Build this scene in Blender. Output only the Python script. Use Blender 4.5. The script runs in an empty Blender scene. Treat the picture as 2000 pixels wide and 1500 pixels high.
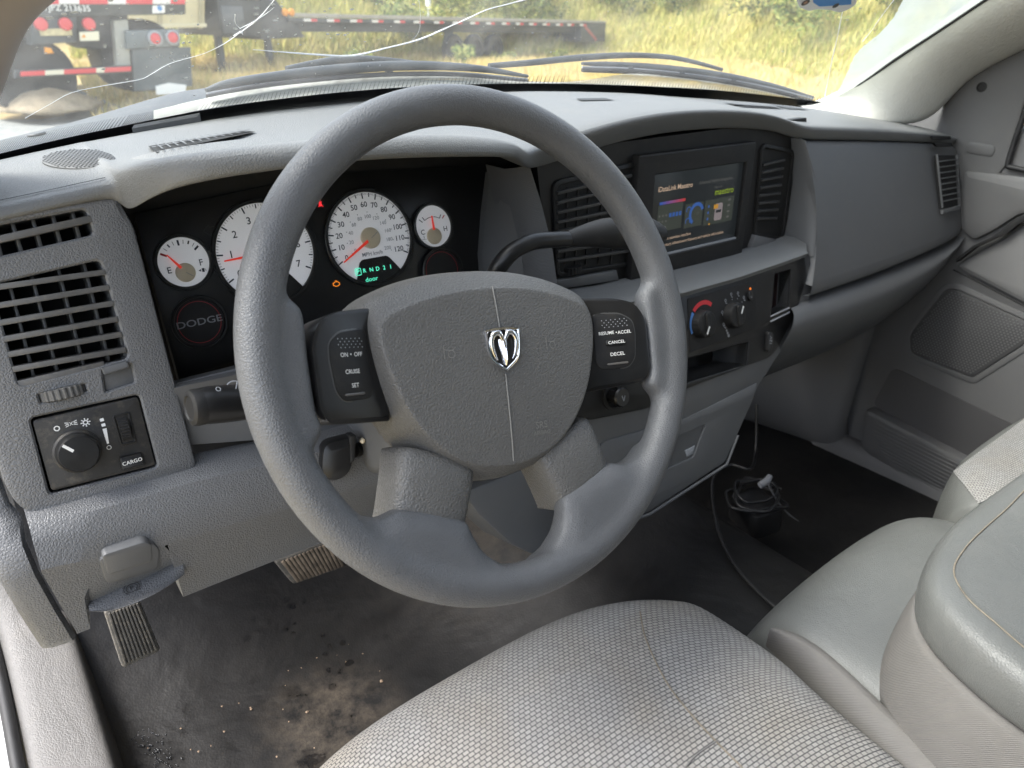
import bpy, math, random
from math import radians, sin, cos, pi, sqrt, atan2
from mathutils import Vector as V, Matrix
from mathutils.geometry import tessellate_polygon

random.seed(7)
scene = bpy.context.scene
C = scene.collection

# ------------------------------------------------------------------ camera, sky, sun, exposure
CAM = V((-0.30728, -0.40665, 0.22101))
YAW, PIT, ROL, FPX = 0.66369, 0.46447, 0.02430, 1420.0     # survey of the photograph (2000 px wide)
_f = V((sin(YAW) * cos(PIT), cos(YAW) * cos(PIT), -sin(PIT)))
_r0 = V((cos(YAW), -sin(YAW), 0))
_u0 = _r0.cross(_f)
_r = cos(ROL) * _r0 + sin(ROL) * _u0
_u = -sin(ROL) * _r0 + cos(ROL) * _u0
cd = bpy.data.cameras.new("camera")
cam = bpy.data.objects.new("camera", cd)
C.objects.link(cam)
m = Matrix((( _r.x, _u.x, -_f.x, CAM.x), (_r.y, _u.y, -_f.y, CAM.y), (_r.z, _u.z, -_f.z, CAM.z), (0, 0, 0, 1)))
cam.matrix_world = m
cd.sensor_width = 36.0
cd.lens = FPX / 2000.0 * 36.0
cd.clip_start = 0.02
cd.clip_end = 600
cd.dof.use_dof = True
cd.dof.focus_distance = 0.66
cd.dof.aperture_fstop = 10.0
scene.camera = cam

SUN_EL, SUN_AZ = radians(52), radians(-60)       # azimuth measured from +Y towards +X
w = bpy.data.worlds.new("World")
scene.world = w
w.use_nodes = True
wn = w.node_tree
bg = wn.nodes["Background"]
sky = wn.nodes.new("ShaderNodeTexSky")
sky.sky_type = 'NISHITA'
sky.sun_disc = False
sky.sun_elevation = SUN_EL
sky.sun_rotation = SUN_AZ
sky.air_density = 1.0
sky.dust_density = 2.5
sky.ozone_density = 0.6
hs_ = wn.nodes.new("ShaderNodeHueSaturation")          # thin even overcast: greyer than a clear sky
hs_.inputs["Saturation"].default_value = 0.55
wn.links.new(sky.outputs[0], hs_.inputs["Color"]); wn.links.new(hs_.outputs[0], bg.inputs[0])
bg.inputs[1].default_value = 0.13
sl = bpy.data.lights.new("sun", 'SUN')
sl.energy = 1.1
sl.angle = radians(28)
sl.color = (1.0, 0.985, 0.965)
so = bpy.data.objects.new("sun", sl)
C.objects.link(so)
sd = V((sin(SUN_AZ) * cos(SUN_EL), cos(SUN_AZ) * cos(SUN_EL), sin(SUN_EL)))
so.rotation_euler = sd.to_track_quat('Z', 'Y').to_euler()
scene.view_settings.view_transform = 'Standard'
scene.view_settings.look = 'None'
scene.view_settings.gamma = 1
scene.view_settings.use_curve_mapping = False
scene.view_settings.exposure = 2.32
scene.cycles.max_bounces = 8
scene.cycles.transparent_max_bounces = 16
scene.cycles.caustics_reflective = False
scene.cycles.caustics_refractive = False

# ------------------------------------------------------------------ survey helpers (a sighting of the photograph -> a point on a real plane)
def ray(x, y):
    return ((x - 1000) / FPX * _r - (y - 750) / FPX * _u + _f)
def onplane(x, y, n, c):
    d = ray(x, y)
    return CAM + d * ((c - n.dot(CAM)) / n.dot(d))
def PY(x, y, y0, k=0.0): return onplane(x, y, V((0, 1, -k)), y0)
def PZ(x, y, z0): return onplane(x, y, V((0, 0, 1)), z0)
def PX(x, y, x0): return onplane(x, y, V((1, 0, 0)), x0)

class Fr:
    """a flat working frame: origin, right, up, normal towards the viewer"""
    def __init__(s, o, r, u):
        s.o = V(o); s.r = V(r).normalized(); s.u = V(u).normalized(); s.n = s.r.cross(s.u).normalized()
    def p(s, a, b, h=0.0): return s.o + s.r * a + s.u * b + s.n * h
    def loc(s, x, y, h=0.0):
        q = onplane(x, y, s.n, s.n.dot(s.o) + h) - s.o
        return (q.dot(s.r), q.dot(s.u))
    def locs(s, pts, h=0.0): return [s.loc(x, y, h) for x, y in pts]
    def off(s, h): return Fr(s.o + s.n * h, s.r, s.u)

K = 0.30
DF = Fr((0, 0.20, 0), (1, 0, 0), (0, K, 1))       # dash face
CL = Fr((0, 0.295, 0), (1, 0, 0), (0, K, 1))      # instrument cluster face
ST = Fr((0, 0.230, 0), (1, 0, 0), (0, 0.04, 1))      # recessed centre stack
DR = Fr((1.21, 0, 0), (0, -1, 0), (0, 0, 1))      # passenger door skin
TILT, ROT = 0.44832, radians(-9)
_wu = V((1, 0, 0)); _wv = V((0, sin(TILT), cos(TILT)))
SW = Fr((0, 0, 0), cos(ROT) * _wu + sin(ROT) * _wv, -sin(ROT) * _wu + cos(ROT) * _wv)

# windscreen: raked, bowed in plan
WX = 0.43
def yb(x): return 0.50 - 0.346 * (x - WX) ** 2
def gl_f(p): return p.y - (yb(p.x) - 1.25 * (p.z - 0.13))
def G(x, y, off=0.0):
    d = ray(x, y); lo, hi = 0.05, 3.0
    g = lambda t: gl_f(CAM + d * t) - off
    for _ in range(50):
        mid = (lo + hi) / 2
        if g(mid) > 0: hi = mid
        else: lo = mid
    return CAM + d * lo
def GN(p):
    e = V((0.692 * (p.x - WX), 1.0, 1.25)); return e.normalized()

# ------------------------------------------------------------------ materials
MATS = {}
def mat(name, col, rough=0.5, metal=0.0, spec=0.5, bump=None, var=0.0, vscale=8, emit=None, dust=0.0, coat=0.0, sheen=0.0, wrinkle=None):
    """bump = (kind, scale per metre, strength)"""
    if name in MATS: return MATS[name]
    mt = bpy.data.materials.new(name); mt.use_nodes = True
    nt = mt.node_tree; b = nt.nodes["Principled BSDF"]
    b.inputs["Base Color"].default_value = (*col, 1)
    b.inputs["Roughness"].default_value = rough
    b.inputs["Metallic"].default_value = metal
    b.inputs["Specular IOR Level"].default_value = spec
    b.inputs["Coat Weight"].default_value = coat
    if sheen: b.inputs["Sheen Weight"].default_value = sheen
    tc = nt.nodes.new("ShaderNodeTexCoord")
    L = nt.links.new
    if emit:
        b.inputs["Emission Color"].default_value = (*emit[0], 1)
        b.inputs["Emission Strength"].default_value = emit[1]
    if var or dust:
        n = nt.nodes.new("ShaderNodeTexNoise"); n.inputs["Scale"].default_value = vscale
        n.inputs["Detail"].default_value = 6; n.inputs["Roughness"].default_value = 0.62
        L(tc.outputs["Object"], n.inputs["Vector"])
        r = nt.nodes.new("ShaderNodeValToRGB")
        c0 = [c * (1 - var) for c in col]; c1 = [min(1, c * (1 + var)) for c in col]
        r.color_ramp.elements[0].position = 0.3; r.color_ramp.elements[1].position = 0.7
        r.color_ramp.elements[0].color = (*c0, 1); r.color_ramp.elements[1].color = (*c1, 1)
        L(n.outputs["Fac"], r.inputs["Fac"])
        out = r.outputs["Color"]
        if dust:
            n2 = nt.nodes.new("ShaderNodeTexNoise"); n2.inputs["Scale"].default_value = vscale * 2.7
            n2.inputs["Detail"].default_value = 10; n2.inputs["Roughness"].default_value = 0.75
            L(tc.outputs["Object"], n2.inputs["Vector"])
            r2 = nt.nodes.new("ShaderNodeValToRGB")
            r2.color_ramp.elements[0].position = 0.52; r2.color_ramp.elements[1].position = 0.78
            r2.color_ramp.elements[0].color = (0, 0, 0, 1); r2.color_ramp.elements[1].color = (dust, dust, dust, 1)
            L(n2.outputs["Fac"], r2.inputs["Fac"])
            mx = nt.nodes.new("ShaderNodeMix"); mx.data_type = 'RGBA'
            L(r2.outputs["Color"], mx.inputs[0]); L(out, mx.inputs[6]); mx.inputs[7].default_value = (0.33, 0.28, 0.21, 1)
            out = mx.outputs[2]
        L(out, b.inputs["Base Color"])
        mr = nt.nodes.new("ShaderNodeMapRange")
        mr.inputs[1].default_value = 0.3; mr.inputs[2].default_value = 0.7
        mr.inputs[3].default_value = max(0.02, rough - 0.06); mr.inputs[4].default_value = min(1, rough + 0.08)
        L(n.outputs["Fac"], mr.inputs[0]); L(mr.outputs[0], b.inputs["Roughness"])
    if bump:
        kind, sc, st = bump
        bp = nt.nodes.new("ShaderNodeBump"); bp.inputs["Strength"].default_value = st
        if kind == 'grain':
            nn = nt.nodes.new("ShaderNodeTexNoise"); nn.inputs["Scale"].default_value = sc * 0.6
            nn.inputs["Detail"].default_value = 3
            L(tc.outputs["Object"], nn.inputs["Vector"])
            add = nt.nodes.new("ShaderNodeVectorMath"); add.operation = 'MULTIPLY_ADD'
            L(nn.outputs["Color"], add.inputs[0]); add.inputs[1].default_value = (0.9 / sc,) * 3
            L(tc.outputs["Object"], add.inputs[2])
            vo = nt.nodes.new("ShaderNodeTexVoronoi"); vo.feature = 'DISTANCE_TO_EDGE'; vo.inputs["Scale"].default_value = sc
            L(add.outputs[0], vo.inputs["Vector"])
            mr2 = nt.nodes.new("ShaderNodeMapRange"); mr2.interpolation_type = 'SMOOTHSTEP'
            mr2.inputs[1].default_value = 0.0; mr2.inputs[2].default_value = 0.28
            L(vo.outputs["Distance"], mr2.inputs[0])
            L(mr2.outputs[0], bp.inputs["Height"]); bp.inputs["Distance"].default_value = 0.35 / sc
        elif kind == 'noise':
            nn = nt.nodes.new("ShaderNodeTexNoise"); nn.inputs["Scale"].default_value = sc
            nn.inputs["Detail"].default_value = 5
            L(tc.outputs["Object"], nn.inputs["Vector"]); L(nn.outputs["Fac"], bp.inputs["Height"])
            bp.inputs["Distance"].default_value = 0.6 / sc
        elif kind == 'wave':
            wv = nt.nodes.new("ShaderNodeTexWave"); wv.inputs["Scale"].default_value = sc; wv.bands_direction = 'DIAGONAL'
            wv.inputs["Distortion"].default_value = 0.6
            L(tc.outputs["Object"], wv.inputs["Vector"]); L(wv.outputs["Fac"], bp.inputs["Height"])
            bp.inputs["Distance"].default_value = 0.0006
        last = bp
        if wrinkle:
            n3 = nt.nodes.new("ShaderNodeTexNoise"); n3.inputs["Scale"].default_value = wrinkle[0]; n3.inputs["Detail"].default_value = 4; n3.inputs["Distortion"].default_value = 1.2
            sc3 = nt.nodes.new("ShaderNodeMapping"); sc3.inputs["Scale"].default_value = wrinkle[2] if len(wrinkle) > 2 else (1, 1, 1)
            L(tc.outputs["Object"], sc3.inputs[0]); L(sc3.outputs[0], n3.inputs["Vector"])
            b3 = nt.nodes.new("ShaderNodeBump"); b3.inputs["Strength"].default_value = wrinkle[1]; b3.inputs["Distance"].default_value = 0.004
            L(n3.outputs["Fac"], b3.inputs["Height"]); L(bp.outputs[0], b3.inputs["Normal"]); last = b3
        L(last.outputs[0], b.inputs["Normal"])
    MATS[name] = mt
    return mt

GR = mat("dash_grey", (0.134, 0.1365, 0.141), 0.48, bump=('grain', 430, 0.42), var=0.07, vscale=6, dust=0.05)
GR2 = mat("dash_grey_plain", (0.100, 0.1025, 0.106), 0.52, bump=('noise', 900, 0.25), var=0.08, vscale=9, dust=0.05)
TOP = mat("dash_top_lit", (0.158, 0.162, 0.163), 0.50, bump=('grain', 470, 0.32), spec=.5, var=0.06, vscale=5, dust=0.10)  # dash grey lightened: windscreen light on the top is painted into it
RIM = mat("wheel_rim", (0.093, 0.0965, 0.103), 0.40, bump=('grain', 520, 0.34), var=0.10, vscale=18, spec=0.6)
HUB = mat("wheel_hub", (0.113, 0.1115, 0.108), 0.45, bump=('grain', 360, 0.4), var=0.06, vscale=14, dust=0.03)
SPK = mat("wheel_spoke", (0.116, 0.1145, 0.111), 0.38, bump=('grain', 360, 0.42), var=0.09, vscale=22)
BLK = mat("black_plastic", (0.012, 0.012, 0.0125), 0.34, spec=.42, bump=('noise', 1500, 0.12), var=0.25, vscale=30, dust=0.02)
BLKM = mat("black_matt", (0.013, 0.013, 0.0135), 0.55, spec=.35, bump=('noise', 1200, 0.2), var=0.2, vscale=25, dust=0.05)
DIRTY = mat("black_dusty", (0.026, 0.025, 0.024), 0.55, bump=('noise', 1100, 0.2), var=0.3, vscale=40, dust=0.28)
VOID = mat("vent_dark", (0.008, 0.008, 0.008), 0.8)
SLAT = mat("vent_slat", (0.10, 0.098, 0.095), 0.42, var=0.12, vscale=50, dust=0.30)
WHT = mat("white_print", (0.8, 0.8, 0.78), 0.5)
GRYP = mat("grey_print", (0.30, 0.31, 0.33), 0.5)
FACE = mat("gauge_face", (0.84, 0.85, 0.88), 0.45, emit=((.95, .97, 1.0), .035))
INK = mat("gauge_ink", (0.02, 0.03, 0.05), 0.6)
INKG = mat("gauge_ink_grey", (0.25, 0.27, 0.31), 0.6)
REDN = mat("needle_red", (0.85, 0.05, 0.03), 0.4, emit=((1.0, 0.06, 0.03), 0.06))
REDP = mat("red_print", (0.45, 0.03, 0.04), 0.5)
TAN = mat("gauge_hub_tan", (0.74, 0.64, 0.46), 0.4)
CHR = mat("chrome", (0.85, 0.85, 0.86), 0.10, metal=1.0, var=0.08, vscale=90)
GRN = mat("display_green", (0.0, 0.1, 0.06), 0.5, emit=((0.10, 0.80, 0.52), 0.30))
LRED = mat("lamp_red", (0.2, 0, 0), 0.5, emit=((1.0, 0.04, 0.05), 0.22))
LAMB = mat("lamp_amber", (0.2, 0.05, 0), 0.5, emit=((1.0, 0.28, 0.02), 0.2))
VINYL = mat("seat_vinyl", (0.130, 0.133, 0.126), 0.38, bump=('grain', 420, 0.22), var=0.09, vscale=7, spec=0.55, dust=.05, wrinkle=(14, .34))
PILL = mat("pillar_cream", (0.58, 0.57, 0.52), 0.6, bump=('noise', 260, 0.35), var=0.04, vscale=6, wrinkle=(30, .2))
DOORM = mat("door_grey", (0.112, 0.111, 0.112), 0.58, bump=('noise', 500, 0.25), var=0.06, vscale=5, dust=0.06)
SILLM = mat("sill_grey", (0.115, 0.110, 0.104), 0.5, bump=('grain', 330, 0.3), var=0.08, vscale=7, dust=0.10, wrinkle=(40, .25, (1, .35, 1)))
RUB = mat("pedal_rubber", (0.075, 0.07, 0.062), 0.6, bump=('noise', 700, 0.35), var=0.3, vscale=45, dust=0.8)
RUBD = mat("rubber_black", (0.015, 0.015, 0.016), 0.55, bump=('noise', 700, 0.25), var=0.2, vscale=40)
BODY = mat("white_paint", (0.72, 0.72, 0.71), 0.25, var=0.03, vscale=4, coat=0.4)
CABLE = mat("cable_black", (0.015, 0.015, 0.016), 0.4)

def node_mat(name):
    mt = bpy.data.materials.new(name); mt.use_nodes = True
    return mt, mt.node_tree, mt.node_tree.nodes["Principled BSDF"]

def weave_mat(name, ca, cb, gap, sx, sy, tint):
    """woven upholstery: thread pads with dark gaps, on metre UVs"""
    mt, nt, b = node_mat(name); L = nt.links.new
    uv = nt.nodes.new("ShaderNodeUVMap")
    br = nt.nodes.new("ShaderNodeTexBrick")
    br.offset = 0.5; br.offset_frequency = 2; br.squash = 1
    br.inputs["Scale"].default_value = 1.0
    br.inputs["Brick Width"].default_value = sx; br.inputs["Row Height"].default_value = sy
    br.inputs["Mortar Size"].default_value = min(sx, sy) * 0.14; br.inputs["Mortar Smooth"].default_value = 0.6
    br.inputs["Color1"].default_value = (*ca, 1); br.inputs["Color2"].default_value = (*cb, 1); br.inputs["Mortar"].default_value = (*gap, 1)
    L(uv.outputs[0], br.inputs["Vector"])
    n = nt.nodes.new("ShaderNodeTexNoise"); n.inputs["Scale"].default_value = 9; n.inputs["Detail"].default_value = 8
    tc = nt.nodes.new("ShaderNodeTexCoord"); L(tc.outputs["Object"], n.inputs["Vector"])
    r = nt.nodes.new("ShaderNodeValToRGB"); r.color_ramp.elements[0].position = 0.45; r.color_ramp.elements[1].position = 0.75
    r.color_ramp.elements[0].color = (1, 1, 1, 1); r.color_ramp.elements[1].color = (*tint, 1)
    L(n.outputs["Fac"], r.inputs["Fac"])
    mx = nt.nodes.new("ShaderNodeMix"); mx.data_type = 'RGBA'; mx.blend_type = 'MULTIPLY'; mx.inputs[0].default_value = 1
    L(br.outputs["Color"], mx.inputs[6]); L(r.outputs["Color"], mx.inputs[7]); L(mx.outputs[2], b.inputs["Base Color"])
    wv = nt.nodes.new("ShaderNodeTexWave"); wv.inputs["Scale"].default_value = 420; wv.bands_direction = 'X'
    L(uv.outputs[0], wv.inputs["Vector"])
    inv = nt.nodes.new("ShaderNodeMath"); inv.operation = 'MULTIPLY_ADD'; inv.inputs[1].default_value = -1.0; 
    ad = nt.nodes.new("ShaderNodeMath"); ad.operation = 'MULTIPLY'; ad.inputs[1].default_value = 0.18
    L(wv.outputs["Fac"], ad.inputs[0]); L(br.outputs["Fac"], inv.inputs[0]); L(ad.outputs[0], inv.inputs[2])
    bp = nt.nodes.new("ShaderNodeBump"); bp.inputs["Strength"].default_value = 0.8; bp.inputs["Distance"].default_value = 0.0012
    L(inv.outputs[0], bp.inputs["Height"]); L(bp.outputs[0], b.inputs["Normal"])
    b.inputs["Roughness"].default_value = 0.85; b.inputs["Specular IOR Level"].default_value = 0.25
    MATS[name] = mt
    return mt
FAB = weave_mat("seat_weave", (0.355, 0.348, 0.336), (0.305, 0.298, 0.288), (0.085, 0.087, 0.092), 0.0062, 0.0042, (0.95, 0.89, 0.80))
TWILL = mat("seat_twill", (0.168, 0.160, 0.150), 0.85, bump=('wave', 260, 0.5), var=0.12, vscale=7, spec=0.2, dust=0.15)

def floor_mat():
    mt, nt, b = node_mat("floor_mat"); L = nt.links.new
    tc = nt.nodes.new("ShaderNodeTexCoord")
    def noise(sc, det, ro=0.6, dist=0.0):
        n = nt.nodes.new("ShaderNodeTexNoise"); n.inputs["Scale"].default_value = sc; n.inputs["Detail"].default_value = det
        n.inputs["Roughness"].default_value = ro; n.inputs["Distortion"].default_value = dist; L(tc.outputs["Object"], n.inputs["Vector"]); return n.outputs["Fac"]
    def ramp(src, p0, p1, c0, c1):
        r = nt.nodes.new("ShaderNodeValToRGB"); r.color_ramp.elements[0].position = p0; r.color_ramp.elements[1].position = p1
        r.color_ramp.elements[0].color = (*c0, 1); r.color_ramp.elements[1].color = (*c1, 1); L(src, r.inputs["Fac"]); return r.outputs[0]
    def math_(op, a, c):
        m_ = nt.nodes.new("ShaderNodeMath"); m_.operation = op
        for k, v in enumerate((a, c)):
            if isinstance(v, (int, float)): m_.inputs[k].default_value = v
            else: L(v, m_.inputs[k])
        return m_.outputs[0]
    def spot(p, r0, r1):
        vm = nt.nodes.new("ShaderNodeVectorMath"); vm.operation = 'DISTANCE'; L(tc.outputs["Object"], vm.inputs[0]); vm.inputs[1].default_value = p
        mr = nt.nodes.new("ShaderNodeMapRange"); mr.interpolation_type = 'SMOOTHSTEP'; mr.inputs[1].default_value = r0; mr.inputs[2].default_value = r1; mr.inputs[3].default_value = 1; mr.inputs[4].default_value = 0
        L(vm.outputs["Value"], mr.inputs[0]); return mr.outputs[0]
    def mix(fac, a, c):
        mx = nt.nodes.new("ShaderNodeMix"); mx.data_type = 'RGBA'; L(fac, mx.inputs[0]); L(a, mx.inputs[6]); mx.inputs[7].default_value = (*c, 1); return mx.outputs[2]
    W0, W1 = (0, 0, 0), (1, 1, 1)
    base = ramp(noise(5, 8, .65), .32, .70, (.0065, .0063, .0066), (.017, .0163, .016))
    film = math_('MULTIPLY', ramp(noise(7, 12, .74, .6), .46, .78, W0, W1), .55)                     # ground-in dust
    sand = math_('MULTIPLY', ramp(noise(26, 12, .78), .40, .66, W0, W1), math_('MAXIMUM', spot(PZ(650, 1405, -.66), .02, .13), math_('MULTIPLY', spot(PZ(940, 1020, -.6), .05, .30), .55)))
    col = mix(film, base, (.031, .0288, .0265)); col = mix(math_('MULTIPLY', sand, .8), col, (.125, .102, .077))
    vd = nt.nodes.new("ShaderNodeTexVoronoi"); vd.feature = 'SMOOTH_F1'; vd.inputs["Scale"].default_value = 46; vd.inputs["Smoothness"].default_value = .25
    wob = nt.nodes.new("ShaderNodeVectorMath"); wob.operation = 'MULTIPLY_ADD'; nq = nt.nodes.new("ShaderNodeTexNoise"); nq.inputs["Scale"].default_value = 60
    L(tc.outputs["Object"], nq.inputs["Vector"]); L(nq.outputs["Color"], wob.inputs[0]); wob.inputs[1].default_value = (.012, .012, .012); L(tc.outputs["Object"], wob.inputs[2]); L(wob.outputs[0], vd.inputs["Vector"])
    dots = math_('MULTIPLY', ramp(vd.outputs["Distance"], .22, .36, W1, W0), ramp(noise(17, 3), .42, .55, W0, W1))
    pools = ramp(noise(14, 6, .6, .3), .52, .60, W0, W1)
    damp = math_('MAXIMUM', math_('MULTIPLY', dots, spot(PZ(620, 1270, -.66), .06, .16)), math_('MULTIPLY', pools, math_('MAXIMUM', spot(PZ(600, 1440, -.66), .04, .16), spot(PZ(300, 1430, -.66), .02, .08))))
    col = mix(math_('MULTIPLY', damp, .85), col, (.006, .006, .007))
    b.inputs["Specular IOR Level"].default_value = .28
    L(col, b.inputs["Base Color"]); L(ramp(damp, 0, 1, (.50,) * 3, (.20,) * 3), b.inputs["Roughness"])
    vo = nt.nodes.new("ShaderNodeTexVoronoi"); vo.inputs["Scale"].default_value = 330; L(tc.outputs["Object"], vo.inputs["Vector"])
    bp = nt.nodes.new("ShaderNodeBump"); bp.inputs["Strength"].default_value = 0.16; bp.inputs["Distance"].default_value = 0.0012
    L(vo.outputs["Distance"], bp.inputs["Height"])
    b2 = nt.nodes.new("ShaderNodeBump"); b2.inputs["Strength"].default_value = 0.5; b2.inputs["Distance"].default_value = 0.012
    L(noise(9, 3, .5, .5), b2.inputs["Height"]); L(bp.outputs[0], b2.inputs["Normal"]); L(b2.outputs[0], b.inputs["Normal"])
    return mt
FLOORM = floor_mat()

def glass_mat(name, tint, dusty=0.0, refl=1.0):
    mt, nt, b = node_mat(name); L = nt.links.new
    nt.nodes.remove(b)
    out = nt.nodes["Material Output"]
    tr = nt.nodes.new("ShaderNodeBsdfTransparent"); tr.inputs[0].default_value = (*tint, 1)
    gl = nt.nodes.new("ShaderNodeBsdfGlossy"); gl.inputs["Roughness"].default_value = 0.02
    fr = nt.nodes.new("ShaderNodeFresnel"); fr.inputs[0].default_value = 1.45
    ml = nt.nodes.new("ShaderNodeMath"); ml.operation = 'MULTIPLY'; ml.inputs[1].default_value = refl; L(fr.outputs[0], ml.inputs[0])
    mx = nt.nodes.new("ShaderNodeMixShader"); L(ml.outputs[0], mx.inputs[0]); L(tr.outputs[0], mx.inputs[1]); L(gl.outputs[0], mx.inputs[2])
    last = mx.outputs[0]
    if dusty:
        tl = nt.nodes.new("ShaderNodeBsdfTranslucent"); tl.inputs[0].default_value = (0.75, 0.76, 0.72, 1)
        df = nt.nodes.new("ShaderNodeBsdfDiffuse"); df.inputs[0].default_value = (0.6, 0.6, 0.57, 1)
        ma = nt.nodes.new("ShaderNodeMixShader"); ma.inputs[0].default_value = 0.4; L(tl.outputs[0], ma.inputs[1]); L(df.outputs[0], ma.inputs[2])
        tc = nt.nodes.new("ShaderNodeTexCoord")
        n = nt.nodes.new("ShaderNodeTexNoise"); n.inputs["Scale"].default_value = 14; n.inputs["Detail"].default_value = 10; n.inputs["Roughness"].default_value = 0.7
        L(tc.outputs["Object"], n.inputs["Vector"])
        mr = nt.nodes.new("ShaderNodeMapRange"); mr.inputs[1].default_value = 0.3; mr.inputs[2].default_value = 0.75
        mr.inputs[3].default_value = dusty * 0.4; mr.inputs[4].default_value = dusty * 1.4; L(n.outputs["Fac"], mr.inputs[0])
        mb = nt.nodes.new("ShaderNodeMixShader"); L(mr.outputs[0], mb.inputs[0]); L(last, mb.inputs[1]); L(ma.outputs[0], mb.inputs[2])
        last = mb.outputs[0]
    L(last, out.inputs[0])
    MATS[name] = mt
    return mt
GLASS = glass_mat("windscreen_glass", (0.92, 0.95, 0.92), 0.10, 0.6)
LENS = glass_mat("clear_lens", (0.93, 0.93, 0.93), 0, 0.55)
SIDEG = glass_mat("side_glass", (0.45, 0.47, 0.46), 0)

# ------------------------------------------------------------------ mesh helpers
def link(name, verts, faces, mt, parent=None, ang=38, uv=None, sub=0, label=None, mats=None):
    me = bpy.data.meshes.new(name)
    me.from_pydata([tuple(v) for v in verts], [], faces)
    me.validate()
    if uv:
        ul = me.uv_layers.new(name="UVMap")
        for lp in me.loops: ul.data[lp.index].uv = uv[lp.vertex_index]
    me.polygons.foreach_set("use_smooth", [True] * len(me.polygons))
    me.set_sharp_from_angle(angle=radians(ang))
    me.materials.append(mt)
    o = bpy.data.objects.new(name, me); C.objects.link(o)
    if sub:
        md = o.modifiers.new("sub", 'SUBSURF'); md.levels = sub; md.render_levels = sub
    if parent: own(o, parent)
    if label: o["label"] = label
    return o
def wt(o):
    return o.location.copy() if o.parent is None else wt(o.parent) + o.matrix_parent_inverse.translation + o.location
def own(o, parent):
    o.parent = parent; o.matrix_parent_inverse = Matrix.Translation(-wt(parent))
def thing(name, label, cat, loc, group=None):
    o = bpy.data.objects.new(name, None); C.objects.link(o); o.empty_display_size = 0.05
    o.location = V(loc); o["label"] = label; o["category"] = cat
    if group: o["group"] = group
    return o
def tag(o, label, cat, group=None):
    o["label"] = label; o["category"] = cat
    if group: o["group"] = group
    return o
def kind(o, k): o["kind"] = k; return o

def area2(L): return sum(L[i][0] * L[(i + 1) % len(L)][1] - L[(i + 1) % len(L)][0] * L[i][1] for i in range(len(L)))
def ccw(L): return list(L) if area2(L) > 0 else list(L)[::-1]
def inset(L, d):
    """offset a ccw loop inwards by d"""
    n = len(L); out = []
    for i in range(n):
        p0, p1, p2 = L[i - 1], L[i], L[(i + 1) % n]
        e1 = (p1[0] - p0[0], p1[1] - p0[1]); e2 = (p2[0] - p1[0], p2[1] - p1[1])
        l1 = math.hypot(*e1) or 1e-9; l2 = math.hypot(*e2) or 1e-9
        n1 = (-e1[1] / l1, e1[0] / l1); n2 = (-e2[1] / l2, e2[0] / l2)
        mx, my = n1[0] + n2[0], n1[1] + n2[1]; q = mx * mx + my * my
        if q < 0.3: mx, my, q = n1[0] * 2, n1[1] * 2, 4
        out.append((p1[0] + mx * 2 * d / q, p1[1] + my * 2 * d / q))
    return out
def rnd(L, r, seg=4):
    """round the corners of a loop"""
    n = len(L); out = []
    rr = r if isinstance(r, (list, tuple)) else [r] * n
    for i in range(n):
        p0, p1, p2 = V(L[i - 1]), V(L[i]), V(L[(i + 1) % n])
        a = (p0 - p1); b = (p2 - p1)
        t = min(rr[i], a.length * 0.45, b.length * 0.45)
        if t < 1e-6: out.append(tuple(p1)); continue
        s = p1 + a.normalized() * t; e = p1 + b.normalized() * t
        for k in range(seg + 1):
            q = k / seg
            v = s * (1 - q) ** 2 + p1 * 2 * q * (1 - q) + e * q * q
            out.append((v[0], v[1]))
    return out
def circ(a, b, r, n=32, ry=None): return [(a + r * cos(2 * pi * i / n), b + (ry or r) * sin(2 * pi * i / n)) for i in range(n)]
def rect(a0, a1, b0, b1): return [(a0, b0), (a1, b0), (a1, b1), (a0, b1)]

def plate(name, F, outer, mt, parent=None, holes=(), depth=0.01, ch=0.0015, h=0.0, hch=0.0008, hf=None, ang=38, label=None):
    outer = ccw(outer); holes = [ccw(q) for q in holes]
    n = len(outer); verts = []; faces = []
    hh = hf or (lambda a, b: 0.0)
    def add(loop, z):
        s = len(verts)
        verts.extend(F.p(a, b, z + hh(a, b)) for a, b in loop); return s
    def band(s1, s2, m_, flip=False):
        for i in range(m_):
            j = (i + 1) % m_
            f = (s1 + i, s2 + i, s2 + j, s1 + j)
            faces.append(f[::-1] if flip else f)
    front = inset(outer, ch) if ch else outer
    loops2d = [front]; starts = [add(front, h)]
    prev = starts[0]
    if ch:
        for t in (0.35, 1.0):
            s = add(inset(outer, ch * (1 - t) * 0.35) if t < 1 else outer, h - ch * t); band(prev, s, n); prev = s
    sb = add(outer, h - depth); band(prev, sb, n)
    backs = [(sb, outer)]
    for q in holes:
        qo = inset(q, -hch) if hch else q
        s0 = add(qo, h); starts.append(s0); loops2d.append(qo); pv = s0
        if hch: s1 = add(q, h - hch); band(pv, s1, len(q), True); pv = s1
        s2 = add(q, h - depth); band(pv, s2, len(q), True); backs.append((s2, q))
    def cap(st, l2, flip):
        idx = []
        for s, l in zip(st, l2): idx.extend(range(s, s + len(l)))
        tris = tessellate_polygon([[V((a, b, 0)) for a, b in l] for l in l2])
        flat = [p for l in l2 for p in l]
        for t in tris:
            a, b, c = (flat[i] for i in t)
            ar = (b[0] - a[0]) * (c[1] - a[1]) - (c[0] - a[0]) * (b[1] - a[1])
            if abs(ar) < 1e-14: continue
            f = [idx[i] for i in t]
            if (ar < 0) != flip: f = f[::-1]
            faces.append(tuple(f))
    cap(starts, loops2d, False)
    cap([b[0] for b in backs], [b[1] for b in backs], True)
    return link(name, verts, faces, mt, parent, ang, label=label)

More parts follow.
